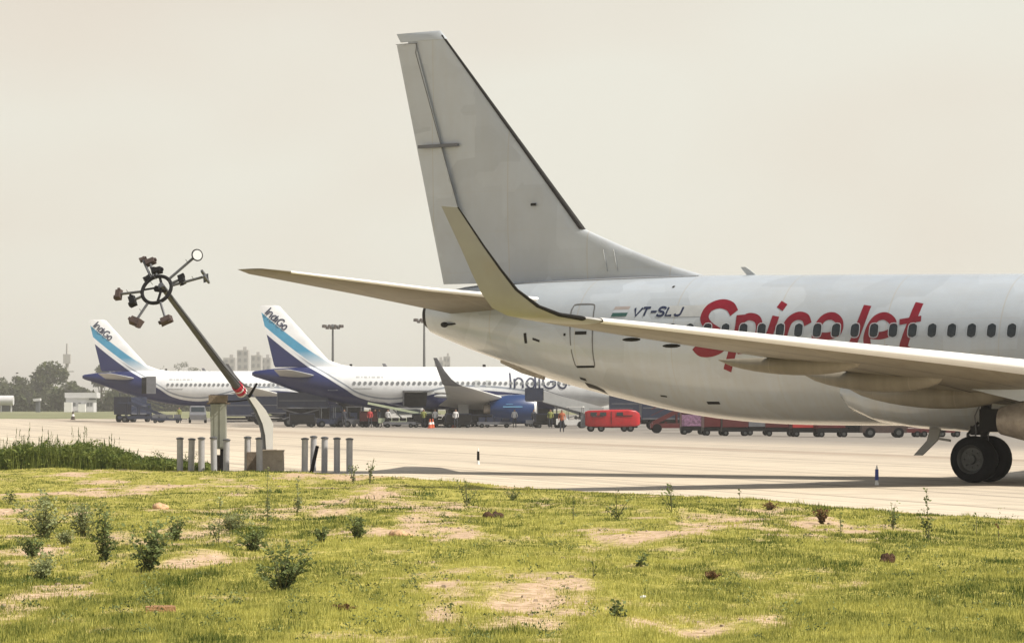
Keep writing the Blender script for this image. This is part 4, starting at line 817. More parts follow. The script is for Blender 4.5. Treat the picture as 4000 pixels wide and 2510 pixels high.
for (u, v, mt_, sz, kd) in LAMPS:
    p = onring(u, v); d = (p-C0); d = d-ax*d.dot(ax); dn = d.normalized(); s0 = C0+dn*.40
    MB().cyl(s0, p-dn*.06, .036, n=7).cyl(p-dn*.3+ax*.02, p-dn*.3+ax*.16, .008, n=5).build('arm', M_pole, t)
    sd_ = ax.cross(dn).normalized()
    if kd == 1:
        f = Vector((.45, -.85, .1)).normalized()
        l = MB().cyl(p-f*.10, p+f*.04, .10, .165, n=20).cyl(p-dn*.05-ax*.14, p-dn*.05, .03).build('lamp', M_black, t, smooth=True)
        MB().cyl(p+f*.041, p+f*.055, .13, n=20).build('lens', M_lens, l, smooth=True)
    else:
        M3 = Matrix((dn, sd_, ax)).transposed(); sz *= 1.12
        if kd == 2: l = MB().box(p+sd_*.05, (.06, .07, .42), M=M3).box(p-sd_*.09+dn*.04, (.05, .07, .36), M=M3).build('lamp', mt_, t)
        else: l = MB().box(p, (sz*1.0, sz*1.7, sz*.75), M=M3, taper=.75).box(p+dn*sz*.45+sd_*sz*.5, (sz*.3, sz*.5, sz*.55), M=M3).box(p-sd_*sz*.9, (sz*.35, sz*.25, sz*.4), M=M3).build('lamp', mt_, t)
        MB().box(p-ax*sz*.42, (sz*.8, sz*1.4, sz*.05), M=M3).build('lens', M_hub if kd != 1 else M_lens, l)
o = MB().box((0, 0, .31), (.63, .62, .62)).box((0, 0, .625), (.67, .66, .03)).build('concrete_block', M_conc, loc=at(1063, 85.3)); tag(o, 'square concrete block under the leaning mast', 'concrete block')
o = MB().box((0, 0, .29), (.30, .55, .58)).build('concrete_block', M_conc_d, loc=at(988, 85.6)); tag(o, 'narrow darker concrete block left of the square one', 'concrete block')
t = thing('control_cabinet', 'grey green steel cabinet on two legs beside the leaning mast', 'cabinet', at(854, 85.2))
MB().box((.0, 0, 1.32), (.42, .34, 1.3)).box((-.10, -.175, 1.32), (.012, .012, 1.26)).build('housing', M_cab, t)
MB().box((.12, -.18, 1.32), (.14, .02, 1.2)).build('door', M_cab, t)
MB().box((-.01, 0, 2.05), (.50, .40, .22)).box((0, 0, 1.93), (.62, .34, .04)).build('top_box', M_conc_d, t)
for x in (-.13, .10): MB().box((x, 0, .34), (.11, .12, .68)).build('leg', M_black, t)
MB().box((.0, .02, .25), (.12, .06, .5)).build('conduit', M_rust, t)
MB().tube([(.25, 0, 1.98), (.5, 0, 1.99), (.80, 0, 2.03)], .018).build('cable', M_black, t)
BOL = [(703, 1845, 'first from the left, half hidden by the bush'), (746, 1845, 'second from the left, beside the dark bush'), (787, 1847, 'third from the left, just before the grey cabinet'), (836, 1848, 'directly in front of the left leg of the grey cabinet'), (883, 1848, 'at the right leg of the grey cabinet'),
 (966, 1845, 'at the left side of the narrow dark block'), (1014, 1848, 'in front of the gap between the two concrete blocks'), (1190, 1848, 'first of the five posts right of the mast'), (1223, 1838, 'behind the tilted dark post'), (1267, 1844, 'third of the five posts right of the mast'), (1316, 1845, 'fourth of the five posts right of the mast'), (1365, 1846, 'last post on the right, nearest the taxiway')]
bproto = None
for (u, v, lb) in BOL:
    Yb = gy(v)
    if bproto is None:
        bproto = thing('bollard', 'white post '+lb, 'post', at(u, Yb), 0, 'white posts around the leaning mast'); MB().cyl((0, 0, -.05), (0, 0, .93), .088, n=14).build('post', M_galv, bproto, smooth=True)
        MB().cyl((0, 0, .93), (0, 0, .965), .11, .11, n=14).cyl((0, 0, .965), (0, 0, .99), .11, .04, n=14).build('cap', M_pole, bproto, smooth=True)
    else: c_ = copy_tree(bproto, at(u, Yb), 0, 'white post '+lb); c_.rotation_euler = (random.uniform(-.02, .02), random.uniform(-.025, .025), random.uniform(0, 6)); c_.scale = (1, 1, random.uniform(.97, 1.03))
o = MB().cyl((0, 0, 0), (.17, -.02, .75), .055, .05, n=8).build('fallen_post', M_black, loc=at(1216, 85.6)); tag(o, 'dark broken post leaning between two white posts', 'post')
# taxiway edge markers
for (u, v, h_, lb) in ((1868, 1812, .52, 'small taxiway edge marker farther off, left of the airliner wheels'), (3425, 1893, .46, 'small blue and white taxiway edge marker in front of the airliner wheels')):
    t = thing('edge_marker', lb, 'marker', at(u, gy(v)), 0, 'taxiway edge markers')
    MB().cyl((0, 0, 0), (0, 0, h_*.25), .05, .03, n=8).cyl((0, 0, h_*.8), (0, 0, h_), .03, .012, n=8).build('post', M_wht, t, smooth=True)
    MB().cyl((0, 0, h_*.25), (0, 0, h_*.8), .045, .04, n=8).build('sleeve', mat('marker_blue', (.02, .05, .3), .4) if u > 3000 else M_dark, t, smooth=True)

# ------------------------------------------------------------------ ground equipment
def wheels(par, pts, r=.35, w=.22):
    for x, y in pts:
        o = MB().cyl((x, y-w/2, r), (x, y+w/2, r), r, n=14).build('wheel', M_rubber, par, smooth=True)
        MB().cyl((x, y-w/2-.012, r), (x, y-w/2, r), r*.5, n=10).build('hub', M_hub, o)
def stairs(loc_, rz, label, mt, L=6.0, H=3.0, covered=True):
    t = thing('passenger_stairs', label, 'boarding stairs', loc_, rz)
    MB().box((0, 0, .55), (L, 2.0, .35)).build('chassis', mt, t); wheels(t, [(-L*.36, -.9), (L*.36, -.9), (-L*.36, .9), (L*.36, .9)])
    fl = MB()
    for sd in (-1, 1): fl.bar((-L*.28, sd*.8, H), (L*.45, sd*.8, .7), .08, .28)
    fl.build('stringer', mt, t)
    for i in range(12):
        f = (i+.5)/12; MB().box((-L*.28+L*.73*f, 0, H+(.7-H)*f), (.3, 1.5, .05)).build('step', M_gray, t)
    MB().box((-L*.39, 0, H), (L*.22, 1.8, .14)).build('platform', mt, t)
    MB().box((-L*.46, -.85, H+.55), (.06, .06, 1.1)).box((-L*.29, -.85, H+.55), (.06, .06, 1.1)).bar((-L*.46, -.85, H+1.05), (-L*.28, -.85, H+1.05), .06).bar((-L*.28, -.85, H+1.05), (L*.47, -.85, 1.75), .07).bar((-L*.28, -.85, H+.6), (L*.47, -.85, 1.3), .05).build('handrail', mt, t)
    if covered:
        MB().loft([[(x, y, z+dz) for y, dz in ((-.95, 0), (.95, 0), (.95, 1.0), (-.95, 1.0))] for x, z in ((-L*.28, H-.1), (L*.5, .9))]).build('canopy', M_pgrey, t)
        MB().box((-L*.39, 0, H+.62), (L*.24, 1.9, 1.15)).build('cover_box', M_blued, t)
    for x, z in ((-L*.35, H), (-L*.1, H*.78), (L*.15, H*.45)):
        for sd in (-1, 1): MB().bar((x, sd*.75, .7), (x, sd*.75, z), .1).build('support', mt, t)
    MB().bar((-L*.35, -.8, .7), (-L*.1, -.8, H*.78), .07).build('brace', mt, t); MB().bar((-L*.1, -.8, .7), (L*.15, -.8, H*.45), .07).build('brace', mt, t)
    return t
def box_truck(loc_, rz, label, cab, box, L=6.5, H=2.9, lift=0.0, name='truck', cat='truck'):
    t = thing(name, label, cat, loc_, rz)
    MB().box((0, 0, .6), (L, 1.6, .22)).build('chassis', M_black, t); wheels(t, [(-L*.33, -.95), (L*.33, -.95), (-L*.33, .95), (L*.33, .95)], .45, .3)
    c = MB().loft([[(x, y, z) for x, z in ((L*.5, .6), (L*.5, 1.3), (L*.44, 2.1), (L*.27, 2.15), (L*.27, .6))] for y in (-1.05, 1.05)]).build('cab', cab, t)
    MB().box((L*.37, -1.06, 1.65), (L*.11, .02, .5)).box((L*.475, 0, 1.68), (.03, 1.8, .55), M=Matrix.Rotation(-.35, 3, 'Y')).build('windscreen', M_glass, c)
    MB().box((-L*.13, 0, .85+lift+H/2-.3), (L*.74, 2.2, H-.6)).build('body', box, t)
    MB().box((-L*.13, -1.11, .85+lift+H/2-.3), (L*.70, .02, .08)).box((-L*.13, -1.11, .95+lift), (L*.72, .03, .1)).build('trim', M_gray, t)
    if lift:
        s = MB()
        for sd in (-1, 1): s.bar((-L*.42, sd*.8, .75), (L*.12, sd*.8, .8+lift), .12).bar((L*.12, sd*.8, .75), (-L*.42, sd*.8, .8+lift), .12)
        s.build('scissor_lift', M_gray, t)
    return t
def tug(loc_, rz, label, mt, canopy=True):
    t = thing('tow_tractor', label, 'tractor', loc_, rz)
    MB().loft([[(x, y, z) for x, z in ((1.4, .3), (1.4, .85), (.5, 1.0), (.3, .75), (-1.4, .8), (-1.4, .3))] for y in (-.7, .7)]).build('body', mt, t); wheels(t, [(-.9, -.65), (.9, -.65), (-.9, .65), (.9, .65)], .32)
    MB().box((-.5, 0, .95), (.5, 1.0, .15)).box((-.75, 0, 1.2), (.12, 1.0, .5)).build('seat', M_black, t)
    if canopy:
        MB().box((-.3, 0, 1.95), (1.5, 1.3, .07)).build('roof', mt, t)
        for x in (-.95, .4):
            for y in (-.6, .6): MB().bar((x, y, .8), (x, y, 1.92), .05).build('roof_post', M_gray, t)
    return t
def cart(loc_, rz, label, mt, cover=True, load=None, L=3.0, H=1.5, slope=False):
    t = thing('baggage_cart', label, 'baggage cart', loc_, rz, 'baggage carts lined up on the apron')
    MB().box((0, 0, .42), (L, 1.5, .26)).bar((L/2, 0, .45), (L/2+.6, 0, .4), .06).build('deck', M_black if cover else mt, t); wheels(t, [(-L*.36, -.7), (L*.36, -.7), (-L*.36, .7), (L*.36, .7)], .2, .15)
    if cover:
        MB().box((0, 0, H), (L, 1.5, .06)).box((0, .74, .5+(H-.5)/2), (L, .03, H-.5)).build('canopy', mt, t)
        for x in (-L/2+.04, L/2-.04):
            MB().box((x, 0, .5+(H-.5)/2), (.05, 1.46, H-.5)).build('end_panel', mt, t)
        MB().box((0, -.75, .5+(H-.5)*.5), (L*.96, .02, (H-.5)*.8)).build('curtain', load or mt, t)
    elif load:
        for k in range(4): MB().box((-L*.35+k*L*.23, random.uniform(-.2, .2), .56+.2), (L*.2, .7, random.uniform(.3, .5))).build('suitcase', load, t)
    return t
def belt_loader(loc_, rz, label, mt):
    t = thing('belt_loader', label, 'belt loader', loc_, rz)
    MB().box((0, 0, .65), (5.2, 1.5, .45)).box((1.9, -.4, 1.15), (1.1, .7, .6)).build('chassis', mt, t); wheels(t, [(-1.8, -.75), (1.8, -.75), (-1.8, .75), (1.8, .75)])
    MB().bar((3.4, .2, .9), (-3.6, .2, 2.3), .85, .22).build('conveyor', mt, t)
    MB().bar((3.3, -.25, 1.25), (-3.4, -.25, 2.65), .05).bar((-.3, .2, .8), (-1.2, .2, 1.7), .12).build('rail', M_gray, t)
    MB().box((1.6, -.4, 1.5), (.5, .5, .12)).build('seat', M_black, t)
    return t
def van(loc_, rz, label, mt):
    t = thing('van', label, 'van', loc_, rz)
    MB().loft([[(x, y*k, z) for x, z, k in ((2.2, .35, 1), (2.25, .9, 1), (1.5, 1.15, .97), (1.0, 1.85, .88), (-2.2, 1.9, .88), (-2.3, .35, 1))] for y in (-.9, .9)]).build('body', mt, t, smooth=True, ang=30); wheels(t, [(-1.4, -.85), (1.4, -.85), (-1.4, .85), (1.4, .85)], .32)
    MB().box((1.27, 0, 1.5), (.02, 1.45, .62), M=Matrix.Rotation(-.62, 3, 'Y')).build('windscreen', M_glass, t)
    MB().box((-.4, -.86, 1.48), (2.3, .02, .45), M=Matrix.Rotation(-.1, 3, 'X')).build('window', M_glass, t)
    return t
def g(u, Y): return at(u, Y)
# people: one continuous skinned body each
def person(loc_, rz, label, top, pose=0):
    t = thing('person', label, 'person', loc_, rz)
    s = 1 if pose == 0 else -1
    V = [(0, 0, .95, .15), (0, 0, 1.15, .14), (0, 0, 1.38, .16), (0, 0, 1.5, .065), (0, -.01, 1.62, .095), (0, 0, 1.74, .075),
         (-.19, 0, 1.42, .07), (-.25, .03*s, 1.15, .05), (-.23, -.1*s, .92, .04), (.19, 0, 1.42, .07), (.26, -.03*s, 1.15, .05), (.23, -.16*s, .94, .04),
         (-.1, 0, .88, .11), (-.12, -.06*s, .5, .075), (-.12, .02*s, .09, .055), (-.12, -.12, .04, .045), (.1, 0, .88, .11), (.12, .08*s, .5, .075), (.13, .16*s, .09, .055), (.13, .03, .04, .045)]
    E = [(0, 1), (1, 2), (2, 3), (3, 4), (4, 5), (2, 6), (6, 7), (7, 8), (2, 9), (9, 10), (10, 11), (0, 12), (12, 13), (13, 14), (14, 15), (0, 16), (16, 17), (17, 18), (18, 19)]
    me = bpy.data.meshes.new('body'); me.from_pydata([v[:3] for v in V], E, []); o = bpy.data.objects.new('body', me); COL.objects.link(o)
    sk = o.modifiers.new('skin', 'SKIN'); 
    for i, v in enumerate(V): me.skin_vertices[0].data[i].radius = (v[3], v[3]*.8)
    me.skin_vertices[0].data[0].use_root = True
    su = o.modifiers.new('sub', 'SUBSURF'); su.levels = 1; su.render_levels = 1
    dg = bpy.context.evaluated_depsgraph_get(); m2 = bpy.data.meshes.new_from_object(o.evaluated_get(dg)); bpy.data.objects.remove(o)
    m2.materials.clear()
    for x in (M_skin, top, M_trs, M_hair): m2.materials.append(x)
    for p in m2.polygons:
        z = p.center.z; ax_ = abs(p.center.x); p.use_smooth = True
        p.material_index = 3 if z > 1.68 or (z > 1.58 and p.center.y > .03) else (0 if z > 1.5 or (z < 1.0 and ax_ > .19 and z > .8) else (1 if z > .92 else (2 if z > .1 else 3)))
    b = bpy.data.objects.new('body', m2); COL.objects.link(b); b.parent = t; return t
M_hivis = mat('orange_hi_vis', (.34, .09, .03), .6); M_ylw = mat('yellow_vest', (.2, .22, .05), .6); M_rsh = mat('red_shirt', (.4, .03, .03), .7); M_wsh = mat('white_shirt', (.6, .6, .6), .7)

# under the farther airliner
stairs(g(560, 345), 0, 'dark blue boarding stairs under the tail of the farther parked airliner', M_blued, 5.5, 2.2, False)
box_truck(g(520, 350), 1.2, 'dark catering truck below the tail of the farther airliner', M_blued, M_blued, 5, 2.6)
van(g(772, 338), -1.45, 'grey van facing the camera under the farther airliner', M_gray)
person(g(700, 338), 0, 'person in a yellow vest standing under the farther airliner', M_ylw)
cart(g(650, 338), .1, 'low dark cart at the foot of the blue boarding stairs', M_blued, False, M_gray, 3.4)
# between
box_truck(g(935, 322), .05, 'dark blue container truck left of the middle airliner', M_blued, M_blued, 6, 2.9)
box_truck(g(1085, 315), -.1, 'dark blue lift truck between the two parked airliners', M_blued, M_blued, 5.2, 2.4, .3)
box_truck(g(1215, 300), .1, 'dark catering truck with raised body under the middle airliner tail', M_blued, M_blued, 6.6, 2.2, .9)
tug(g(1290, 294), .2, 'dark tow tractor right of the raised catering truck', M_blued)
tug(g(1395, 293), 0, 'grey tow tractor with roof under the middle airliner', M_gray)
cart(g(1345, 296), .05, 'dark covered cart between two tow tractors', M_black, True, M_blued, 2.6)
cart(g(1445, 292), .0, 'maroon cart standing behind the person in red', M_mar, True, M_mar, 1.9)
person(g(1445, 290), 0, 'person in a red shirt under the middle airliner', M_rsh)
person(g(1482, 291), .8, 'person in dark clothes beside the green belt loader', M_trs, 1)
person(g(1515, 290), -.4, 'person in a white shirt at the left end of the belt loader', M_wsh, 1)
belt_loader(g(1585, 291), .05, 'pale green belt loader reaching up to the open hold', M_pgreen)
cart(g(1560, 288), 0, 'low dark cart in front of the belt loader', M_gray, False, M_black, 3.0)
van(g(1610, 300), .1, 'white van behind the belt loader', M_pwhite)
tug(g(1735, 289), .1, 'dark tow tractor with silver wheels by the airliner gear', M_black, False)
person(g(1700, 288), 0, 'person bending near the wheel of the middle airliner', M_wsh)
cart(g(1850, 288), 0, 'dark equipment cart left of the blue engine', M_blued, True, M_black, 3.6, 1.2)
cart(g(1930, 286), .05, 'flat cart under the blue engine', M_gray, False, M_blued, 3.2)
person(g(2010, 286), 0, 'person in a white shirt below the blue engine', M_wsh)
person(g(2085, 287), .5, 'person in dark clothes right of the blue engine', M_trs, 1)
stairs(g(2205, 285), 0, 'covered grey boarding stairs at the front door of the middle airliner', M_gray, 7.2, 2.5, True)
tug(g(2235, 282), 3.0, 'white and dark tow tractor under the boarding stairs', M_wht)
box_truck(g(2560, 300), .0, 'dark blue truck right of the parked airliner nose', M_blued, M_blued, 9, 3.4)
box_truck(g(2640, 260), .05, 'dark truck behind the maroon boarding stairs', M_black, M_blued, 6, 2.6)
for (u, Y_, lb) in ((1180, 292, 'low dark cart under the raised catering truck'), (1660, 291, 'dark cart between the belt loader and the silver wheeled tractor'), (1790, 286, 'short dark cart beside the main wheels of the middle airliner'), (2140, 283, 'dark cart below the boarding stairs platform')):
    cart(g(u, Y_), .1, lb, M_blued, u % 40 != 0, M_black, 2.4, 1.3)
for (u, Y_, m_, lb) in ((1465, 293, M_hivis, 'person in orange beside the maroon cart'), (1655, 289, M_ylw, 'person in a yellow vest right of the belt loader'), (1780, 285, M_wsh, 'person in white near the main wheels of the middle airliner'), (1345, 292, M_trs, 'person in dark clothes by the covered dark cart'), (2150, 282, M_ylw, 'person in a yellow vest at the foot of the boarding stairs')): person(g(u, Y_), 0, lb, m_, u % 2)
for (u, Y_, lb) in ((1772, 286, 'orange cone beside the main wheels of the middle airliner'), (1690, 285, 'orange cone left of the silver wheeled tractor')):
    t = thing('traffic_cone', lb, 'cone', g(u, Y_)); MB().box((0, 0, .02), (.5, .5, .05)).cyl((0, 0, .03), (0, 0, .85), .2, .05, n=12).build('cone_body', M_orange, t, smooth=True); MB().cyl((0, 0, .35), (0, 0, .55), .155, .115, n=12).build('stripe', M_wht, t, smooth=True)
for (u, Y_, H_, w_) in ((1170, 306, 2.1, 'behind the raised catering truck'), (1260, 305, 1.9, 'behind the tow tractor by the raised catering truck'), (1370, 306, 2.3, 'behind the covered cart between the two tractors'), (1500, 307, 1.8, 'behind the person in a white shirt at the belt loader'), (1660, 308, 1.7, 'behind the right end of the belt loader'), (1810, 306, 1.9, 'behind the main wheels of the middle airliner'), (1900, 305, 1.7, 'behind the left end of the blue engine'), (2020, 306, 2.0, 'behind the right end of the blue engine'), (2110, 300, 1.8, 'behind the platform of the grey boarding stairs')):
    cart(g(u, Y_), 0, 'dark covered cart '+w_, M_blued, True, M_black, 2.6, H_)
# person in orange
person(g(2195, gy(1689)), 0, 'person in an orange vest standing alone on the apron', M_hivis)
# red bus
YB = gy(1687)
t = thing('red_tank_trailer', 'bright red round ended service vehicle on the apron under the tail', 'service vehicle', g(2392, YB))
lo_ = []
for x, w, h0, h1 in ((-2.15, .8, .5, 1.55), (-1.9, .95, .38, 1.66), (-.5, 1.0, .36, 1.72), (1.2, 1.0, .36, 1.74), (1.8, .95, .4, 1.66), (2.1, .75, .5, 1.45), (2.2, .4, .7, 1.15)):
    lo_.append([(x, w*math.copysign(abs(math.cos(q))**.16, math.cos(q)), (h0+h1)/2+(h1-h0)/2*math.copysign(abs(math.sin(q))**.16, math.sin(q))) for q in [2*math.pi*(j+.5)/20 for j in range(20)]])
MB().loft(lo_).build('body', M_bred, t, smooth=True, ang=50)
wheels(t, [(-1.7, -.8), (-.9, -.8), (.9, -.8), (1.4, -.8), (-1.7, .8), (1.4, .8)], .28)
MB().box((-.1, -1.015, 1.1), (.05, .03, 1.0)).box((-1.2, -1.02, 1.2), (.9, .02, .12)).box((1.1, -1.02, 1.25), (.9, .02, .1)).build('trim', M_mar, t)
MB().box((0, 0, .38), (3.9, 1.5, .15)).build('chassis', M_black, t)
for x_ in (-1.5, -.75, .55): MB().box((x_, -1.03, 1.38), (.5, .02, .28)).build('window', M_glass, t)
MB().bar((-1.8, -.7, 1.8), (1.6, -.7, 1.82), .05).bar((-1.8, .7, 1.8), (1.6, .7, 1.82), .05).bar((-1.8, -.7, 1.8), (-1.8, .7, 1.8), .05).build('roof_rail', M_gray, t)
MB().box((2.2, 0, .95), (.06, 1.1, .4)).build('bumper', M_black, t)
MB().box((-2.3, 0, .8), (.35, 1.5, .9)).build('hitch_box', M_gray, t)
# maroon stairs and the line of carts
stairs(g(2625, gy(1692)), math.pi, 'maroon boarding stairs parked right of the red vehicle', M_mar, 3.2, 1.9, False)
specs = [(2705, 1697, 1.7, M_mar, M_lilac, 'cart with lilac patterned sheets in the row of carts'), (2790, 1700, 1.6, M_mar, M_mar, 'maroon cart right of the lilac sheeted cart'), (2870, 1702, 1.8, M_black, M_mar, 'dark framed cart with maroon curtain'), (2960, 1700, 1.8, M_mar, M_gray, 'maroon cart with a grey curtain'), (3045, 1703, 1.9, M_mar, M_mar, 'maroon cart in the middle of the row'), (3150, 1705, 2.1, M_mar, M_rsh, 'brightest red cart of the row'), (3245, 1706, 2.0, M_mar, M_mar, 'long maroon cart behind the belly'), (3345, 1706, 2.2, M_black, M_black, 'black cart near the end of the row')]
for (u, v, L2, mt_, ld, lb) in specs: cart(g(u, gy(v)), random.uniform(-.1, .1), lb, mt_, True, ld, L2*1.0, 1.5)
tug(g(3450, gy(1708)), 0, 'rusty orange low tow tractor at the right end of the cart row', M_rust, False)
for i, (u, sz) in enumerate(((3545, 1.5), (3640, 1.6), (3700, 1.5))): cart(g(u, gy(1706)), 0, ('maroon low cart left of the hanging antenna', 'maroon low cart right of the hanging antenna', 'maroon low cart just left of the big wheels')[i], M_mar, False, M_mar, sz)
# cones
for (u, v, lb) in ((285, 1641, 'small cone alone at the far left edge of the apron'), (1680, 1675, 'orange cone in front of the middle airliner')):
    t = thing('traffic_cone', lb, 'cone', g(u, min(395, gy(v) if v > 1650 else 385))); s_ = 1.0 if v > 1650 else 1.3
    MB().box((0, 0, .02*s_), (.5*s_, .5*s_, .05)).cyl((0, 0, .03), (0, 0, .85*s_), .2*s_, .05*s_, n=12).build('cone_body', M_orange if v > 1650 else M_rust, t, smooth=True)
    MB().cyl((0, 0, .35*s_), (0, 0, .55*s_), .155*s_, .115*s_, n=12).build('stripe', M_wht, t, smooth=True)

# ------------------------------------------------------------------ background: trees, buildings, masts
M_bark = mat('bark', (.09, .07, .05), .9)
M_crown = leafmat('tree_leaves', (.035, .05, .02), (.11, .125, .05))
def tree(u, Y, w, h, label, name='broadleaf_tree', n=2600, low=.12):
    Y = Y*1.5 if Y < 800 else Y*1.2; p = at(u, Y); t = thing(name, label, 'tree', p, 0, 'trees along the far edge of the airfield'); w = w/FPX*Y; h = h/FPX*Y
    tr = MB().cyl((0, 0, -.3), (0, 0, h*.45), w*.03+.1, w*.02+.05, n=8); cl = []
    for i in range(11):
        a = random.uniform(0, 6.28); f = random.uniform(.25, 1); zc = h*random.uniform(low+.15, .86); k = math.sin(math.pi*min(1, max(.08, zc/h))**.8)
        c = Vector((math.cos(a)*w*.34*f*k**.3, math.sin(a)*w*.34*f*k**.3, zc)); cl.append((c, w*random.uniform(.13, .24))); tr.cyl((0, 0, h*.2), c, w*.012+.04, .03, n=5)
    tr.build('trunk', M_bark, t); V = []; T = []
    ci = rng.integers(0, len(cl), n)
    for i in range(n):
        c, r_ = cl[ci[i]]; d = Vector(rng.normal(0, 1, 3)).normalized()*r_*rng.uniform(.5, 1.1); q_ = c+Vector((d.x, d.y, d.z*.8)); 
        if q_.z < h*low*.6: q_.z = h*low*rng.uniform(.6, 1.5)
        s = w*.024+.12; e = Vector(rng.normal(0, 1, 3)).normalized()*s*rng.uniform(.6, 1.5); f_ = Vector(rng.normal(0, 1, 3)).normalized()*s
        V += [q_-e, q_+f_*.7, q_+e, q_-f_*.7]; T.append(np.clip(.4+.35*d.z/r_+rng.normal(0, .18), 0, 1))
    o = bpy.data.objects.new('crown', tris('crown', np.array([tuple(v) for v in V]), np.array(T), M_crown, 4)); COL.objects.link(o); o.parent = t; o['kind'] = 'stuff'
    return t
TREES = [(20, 640, 110, 110, 'low dark tree at the left border'), (80, 640, 90, 150, 'twin topped tree behind the dome roofed shed'), (195, 620, 210, 195, 'big round dark tree left of the parked tails'), (120, 650, 130, 120, 'tree between the twin topped tree and the big round one'), (395, 660, 130, 205, 'tall tree directly behind the farther tail fin'),
 (300, 660, 120, 110, 'low tree behind the long white shed'), (265, 700, 90, 120, 'paler tree right of the big round one'), (460, 640, 130, 105, 'low tree under the farther tail cone'), (540, 700, 140, 90, 'tree below the belly of the farther airliner')]
for a_ in TREES: tree(*a_)
TREES2 = [(440, 680, 120, 85, 'low tree right of the farther tail fin base'), (60, 720, 150, 90, 'low dark tree filling the gap behind the dome shed'), (240, 660, 110, 90, 'low tree filling the gap right of the big round tree'), (-20, 700, 150, 130, 'dark tree at the very border behind the dome shed'), (150, 690, 150, 95, 'low dark tree behind the small kiosk'), (345, 700, 140, 95, 'low dark tree right of the long white shed')]
for a_ in TREES2: tree(*a_)
for (u, Y_, w, h, lb) in ((570, 1300, 120, 175, 'pale hazy tree just right of the farther tail fin'), (640, 1400, 90, 190, 'pale hazy tree in the gap of the skyline'), (700, 1400, 110, 210, 'rounded hazy tree left of the distant blocks'), (770, 1350, 90, 195, 'rounded hazy tree under the leaning mast'), (830, 1300, 80, 175, 'hazy tree just left of the distant blocks')):
    tree(u, Y_, w, h, lb, n=900)
M_fw = mat('shed_white', (.6, .6, .62), .5, var=.1, scale=.3); M_fd = mat('shed_dark', (.12, .13, .14), .8); M_far = mat('distant_wall', (.42, .41, .40), .9, var=.15, scale=.05); M_farw = mat('distant_window', (.2, .21, .22), .5)
t = thing('airfield_shed', 'long white roofed shed beyond the apron at the left', 'shed', at(310, 690)); 
MB().box((0, 3, 1.6), (5.0*1.25, 5, 3.2)).build('wall', M_fw, t)
rf_ = MB().box((.3, 3, 3.75), (7.2, 6, 1.2)).build('roof', M_fw, t)
MB().box((-2.4, -.5, 1.1), (1.7, 1.6, 2.2)).build('annex', M_wht, t); MB().box((.7, -.6, .9), (1.6, 1.4, 1.8)).build('annex', M_wht, t)
for x in (-1.2, .0, 1.9, 2.6): MB().box((x, .48, 1.7), (.55, .06, .8)).build('window', M_farw, t)
MB().box((2.9, .4, 2.9), (1.6, .2, .35)).build('awning', M_fd, t)
t = thing('airfield_shed', 'small white dome roofed shed at the left border', 'shed', at(25, 690))
MB().cyl((-1.6, 0, 2.6), (1.6, 0, 2.6), 1.1, n=16).build('roof', M_fw, t, smooth=True)
for x in (-1.2, 1.1): MB().box((x, 0, 1.2), (.3, .3, 2.4)).build('support', M_fw, t)
MB().box((-.5, .8, 1.2), (2.0, .5, 2.2)).build('wall', M_fd, t)
t = thing('airfield_shed', 'small white slanted roof kiosk between the dome shed and the long shed', 'kiosk', at(145, 690))
MB().loft([[(x, y, z) for x, z in ((-.9, 2.9), (.8, 3.1), (.8, 2.5), (-.6, 2.4))] for y in (-1, 1)]).build('roof', M_fw, t); MB().box((.2, 0, 1.2), (.9, 1.2, 2.5)).build('wall', M_fd, t)
t = thing('hedge', 'long dark hedge below the trees at the far left', 'hedge', at(200, 800)); V = []; T = []
for i in range(16000):
    x = rng.uniform(-36, 75); z = abs(rng.normal(0, 1.7))*(1.1+.5*math.sin(x*.45)+.4*math.sin(x*1.3)); y = rng.uniform(-1.5, 1.5); e = Vector(rng.normal(0, .3, 3)); f_ = Vector(rng.normal(0, .3, 3)); q_ = Vector((x, y, z+.1)); V += [q_-e, q_+f_, q_+e, q_-f_]; T.append(rng.uniform(.1, .7))
o = bpy.data.objects.new('foliage', tris('foliage', np.array([tuple(v) for v in V]), np.array(T), M_crown, 4)); COL.objects.link(o); o.parent = t; o['kind'] = 'stuff'
def block(u, Y, w, h, label, base=0):
    p = at(u, Y); t = thing('distant_building', label, 'building', p, 0, 'pale high blocks on the hazy skyline'); w = w/FPX*Y; h = h/FPX*Y
    MB().box((0, 5, h/2), (w, 10, h)).build('wall', M_far, t); MB().box((w*.15, 4, h+.9), (w*.3, 3, 1.8)).build('roof_housing', M_far, t)
    nf = max(2, int(h/3.6)); nw = max(2, int(w/3.5))
    for i in range(nf):
        for j in range(nw):
            z = h*(i+.5)/nf; 
            if z < h*.4: continue
            MB().box((-w/2+w*(j+.5)/nw, -.05, z), (w/nw*.5, .2, h/nf*.5)).build('window', M_farw, t)
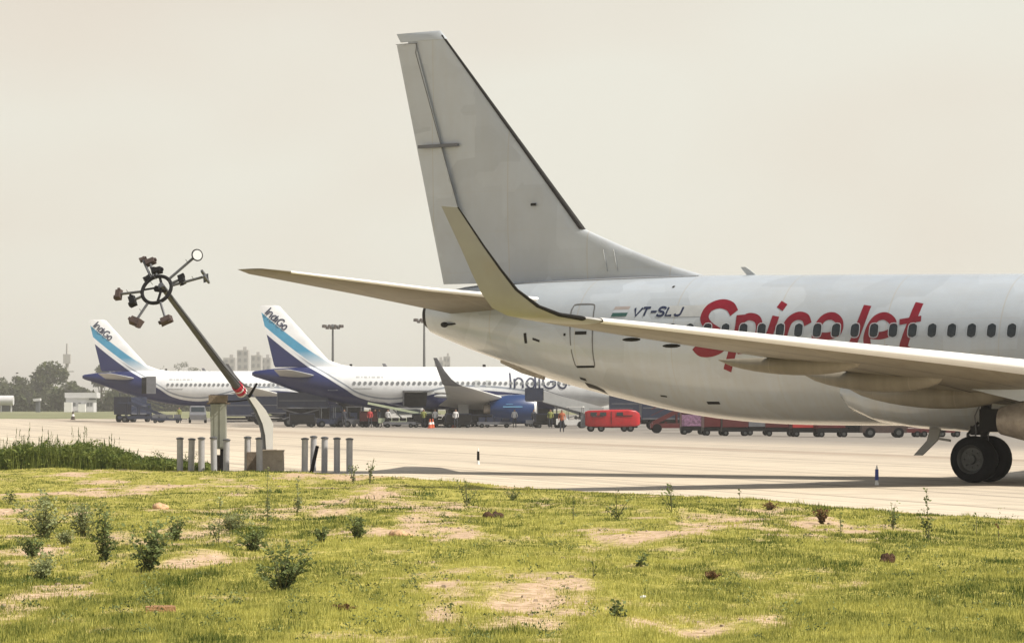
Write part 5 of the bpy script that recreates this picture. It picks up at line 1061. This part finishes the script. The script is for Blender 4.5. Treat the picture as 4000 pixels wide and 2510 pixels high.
for a_ in ((895, 1700, 46, 205, 'lower pale block above the farther airliner'), (948, 1750, 44, 235, 'tallest pale block on the hazy skyline'), (1000, 1700, 40, 215, 'middle pale block near the nearer tail fin'), (1038, 1720, 38, 205, 'pale block touching the nearer tail fin'), (1716, 1700, 36, 195, 'pale block above the middle airliner by its winglet'), (1745, 1750, 26, 210, 'slim pale block beside the winglet')): block(*a_)
def mast(u, Y, v, label):
    p = at(u, Y); h = CAMH-(v-HORIZ)/FPX*Y-p.z; t = thing('apron_light_mast', label, 'light mast', p, 0, 'tall apron light masts')
    MB().cyl((0, 0, 0), (0, 0, h), .36, .2, n=12).build('pole', M_pole, t, smooth=True)
    MB().torus((0, 0, h-.3), 1.0, .12, (1, 0, 0), (0, 1, 0), 20, 6).cyl((0, 0, h-.5), (0, 0, h+.2), .5, .3).build('ring', M_pole, t)
    for i in range(10):
        a = 2*math.pi*i/10; d = Vector((math.cos(a), math.sin(a), 0)); MB().bar(d*.3+Vector((0, 0, h-.2)), d*2.1+Vector((0, 0, h)), .12).build('arm', M_pole, t)
        MB().box(d*2.0+Vector((0, 0, h-.2)), (.5, .3, .6), rz=a).box(d*1.3+Vector((0, 0, h-.55)), (.4, .3, .5), rz=a).build('lamp', M_rust, t)
mast(1300, 640, 1270, 'tall light mast above the middle airliner fuselage'); mast(1657, 640, 1246, 'tall light mast half hidden by the big tail cone')
t = thing('antenna_mast', 'faint lattice mast on the skyline right of the big round tree', 'mast', at(262, 1100))
MB().cyl((0, 0, 0), (0, 0, 20), .9, .6, n=6).cyl((0, 0, 20), (0, 0, 24), .5, .3, n=6).build('tower', M_far, t); MB().box((0, 0, 18.5), (2.6, 2, 3.4)).box((0, 0, 14), (5, .5, .4)).build('antenna_panel', M_far, t)

# ------------------------------------------------------------------ haze
mh = bpy.data.materials.new('dusty_air'); mh.use_nodes = True; n = mh.node_tree; n.nodes.clear()
ou = N(n, 'ShaderNodeOutputMaterial'); pv = N(n, 'ShaderNodeVolumePrincipled'); pv.inputs['Color'].default_value = (.95, .92, .87, 1); pv.inputs['Density'].default_value = .0003; pv.inputs['Anisotropy'].default_value = .2
n.links.new(pv.outputs[0], ou.inputs['Volume'])
hz = MB().box((0, 2300, 13.9), (2400, 4700, 32)).build('haze', mh); hz['kind'] = 'stuff'; hz['label'] = 'thin dusty haze over the airfield'; hz['category'] = 'haze'
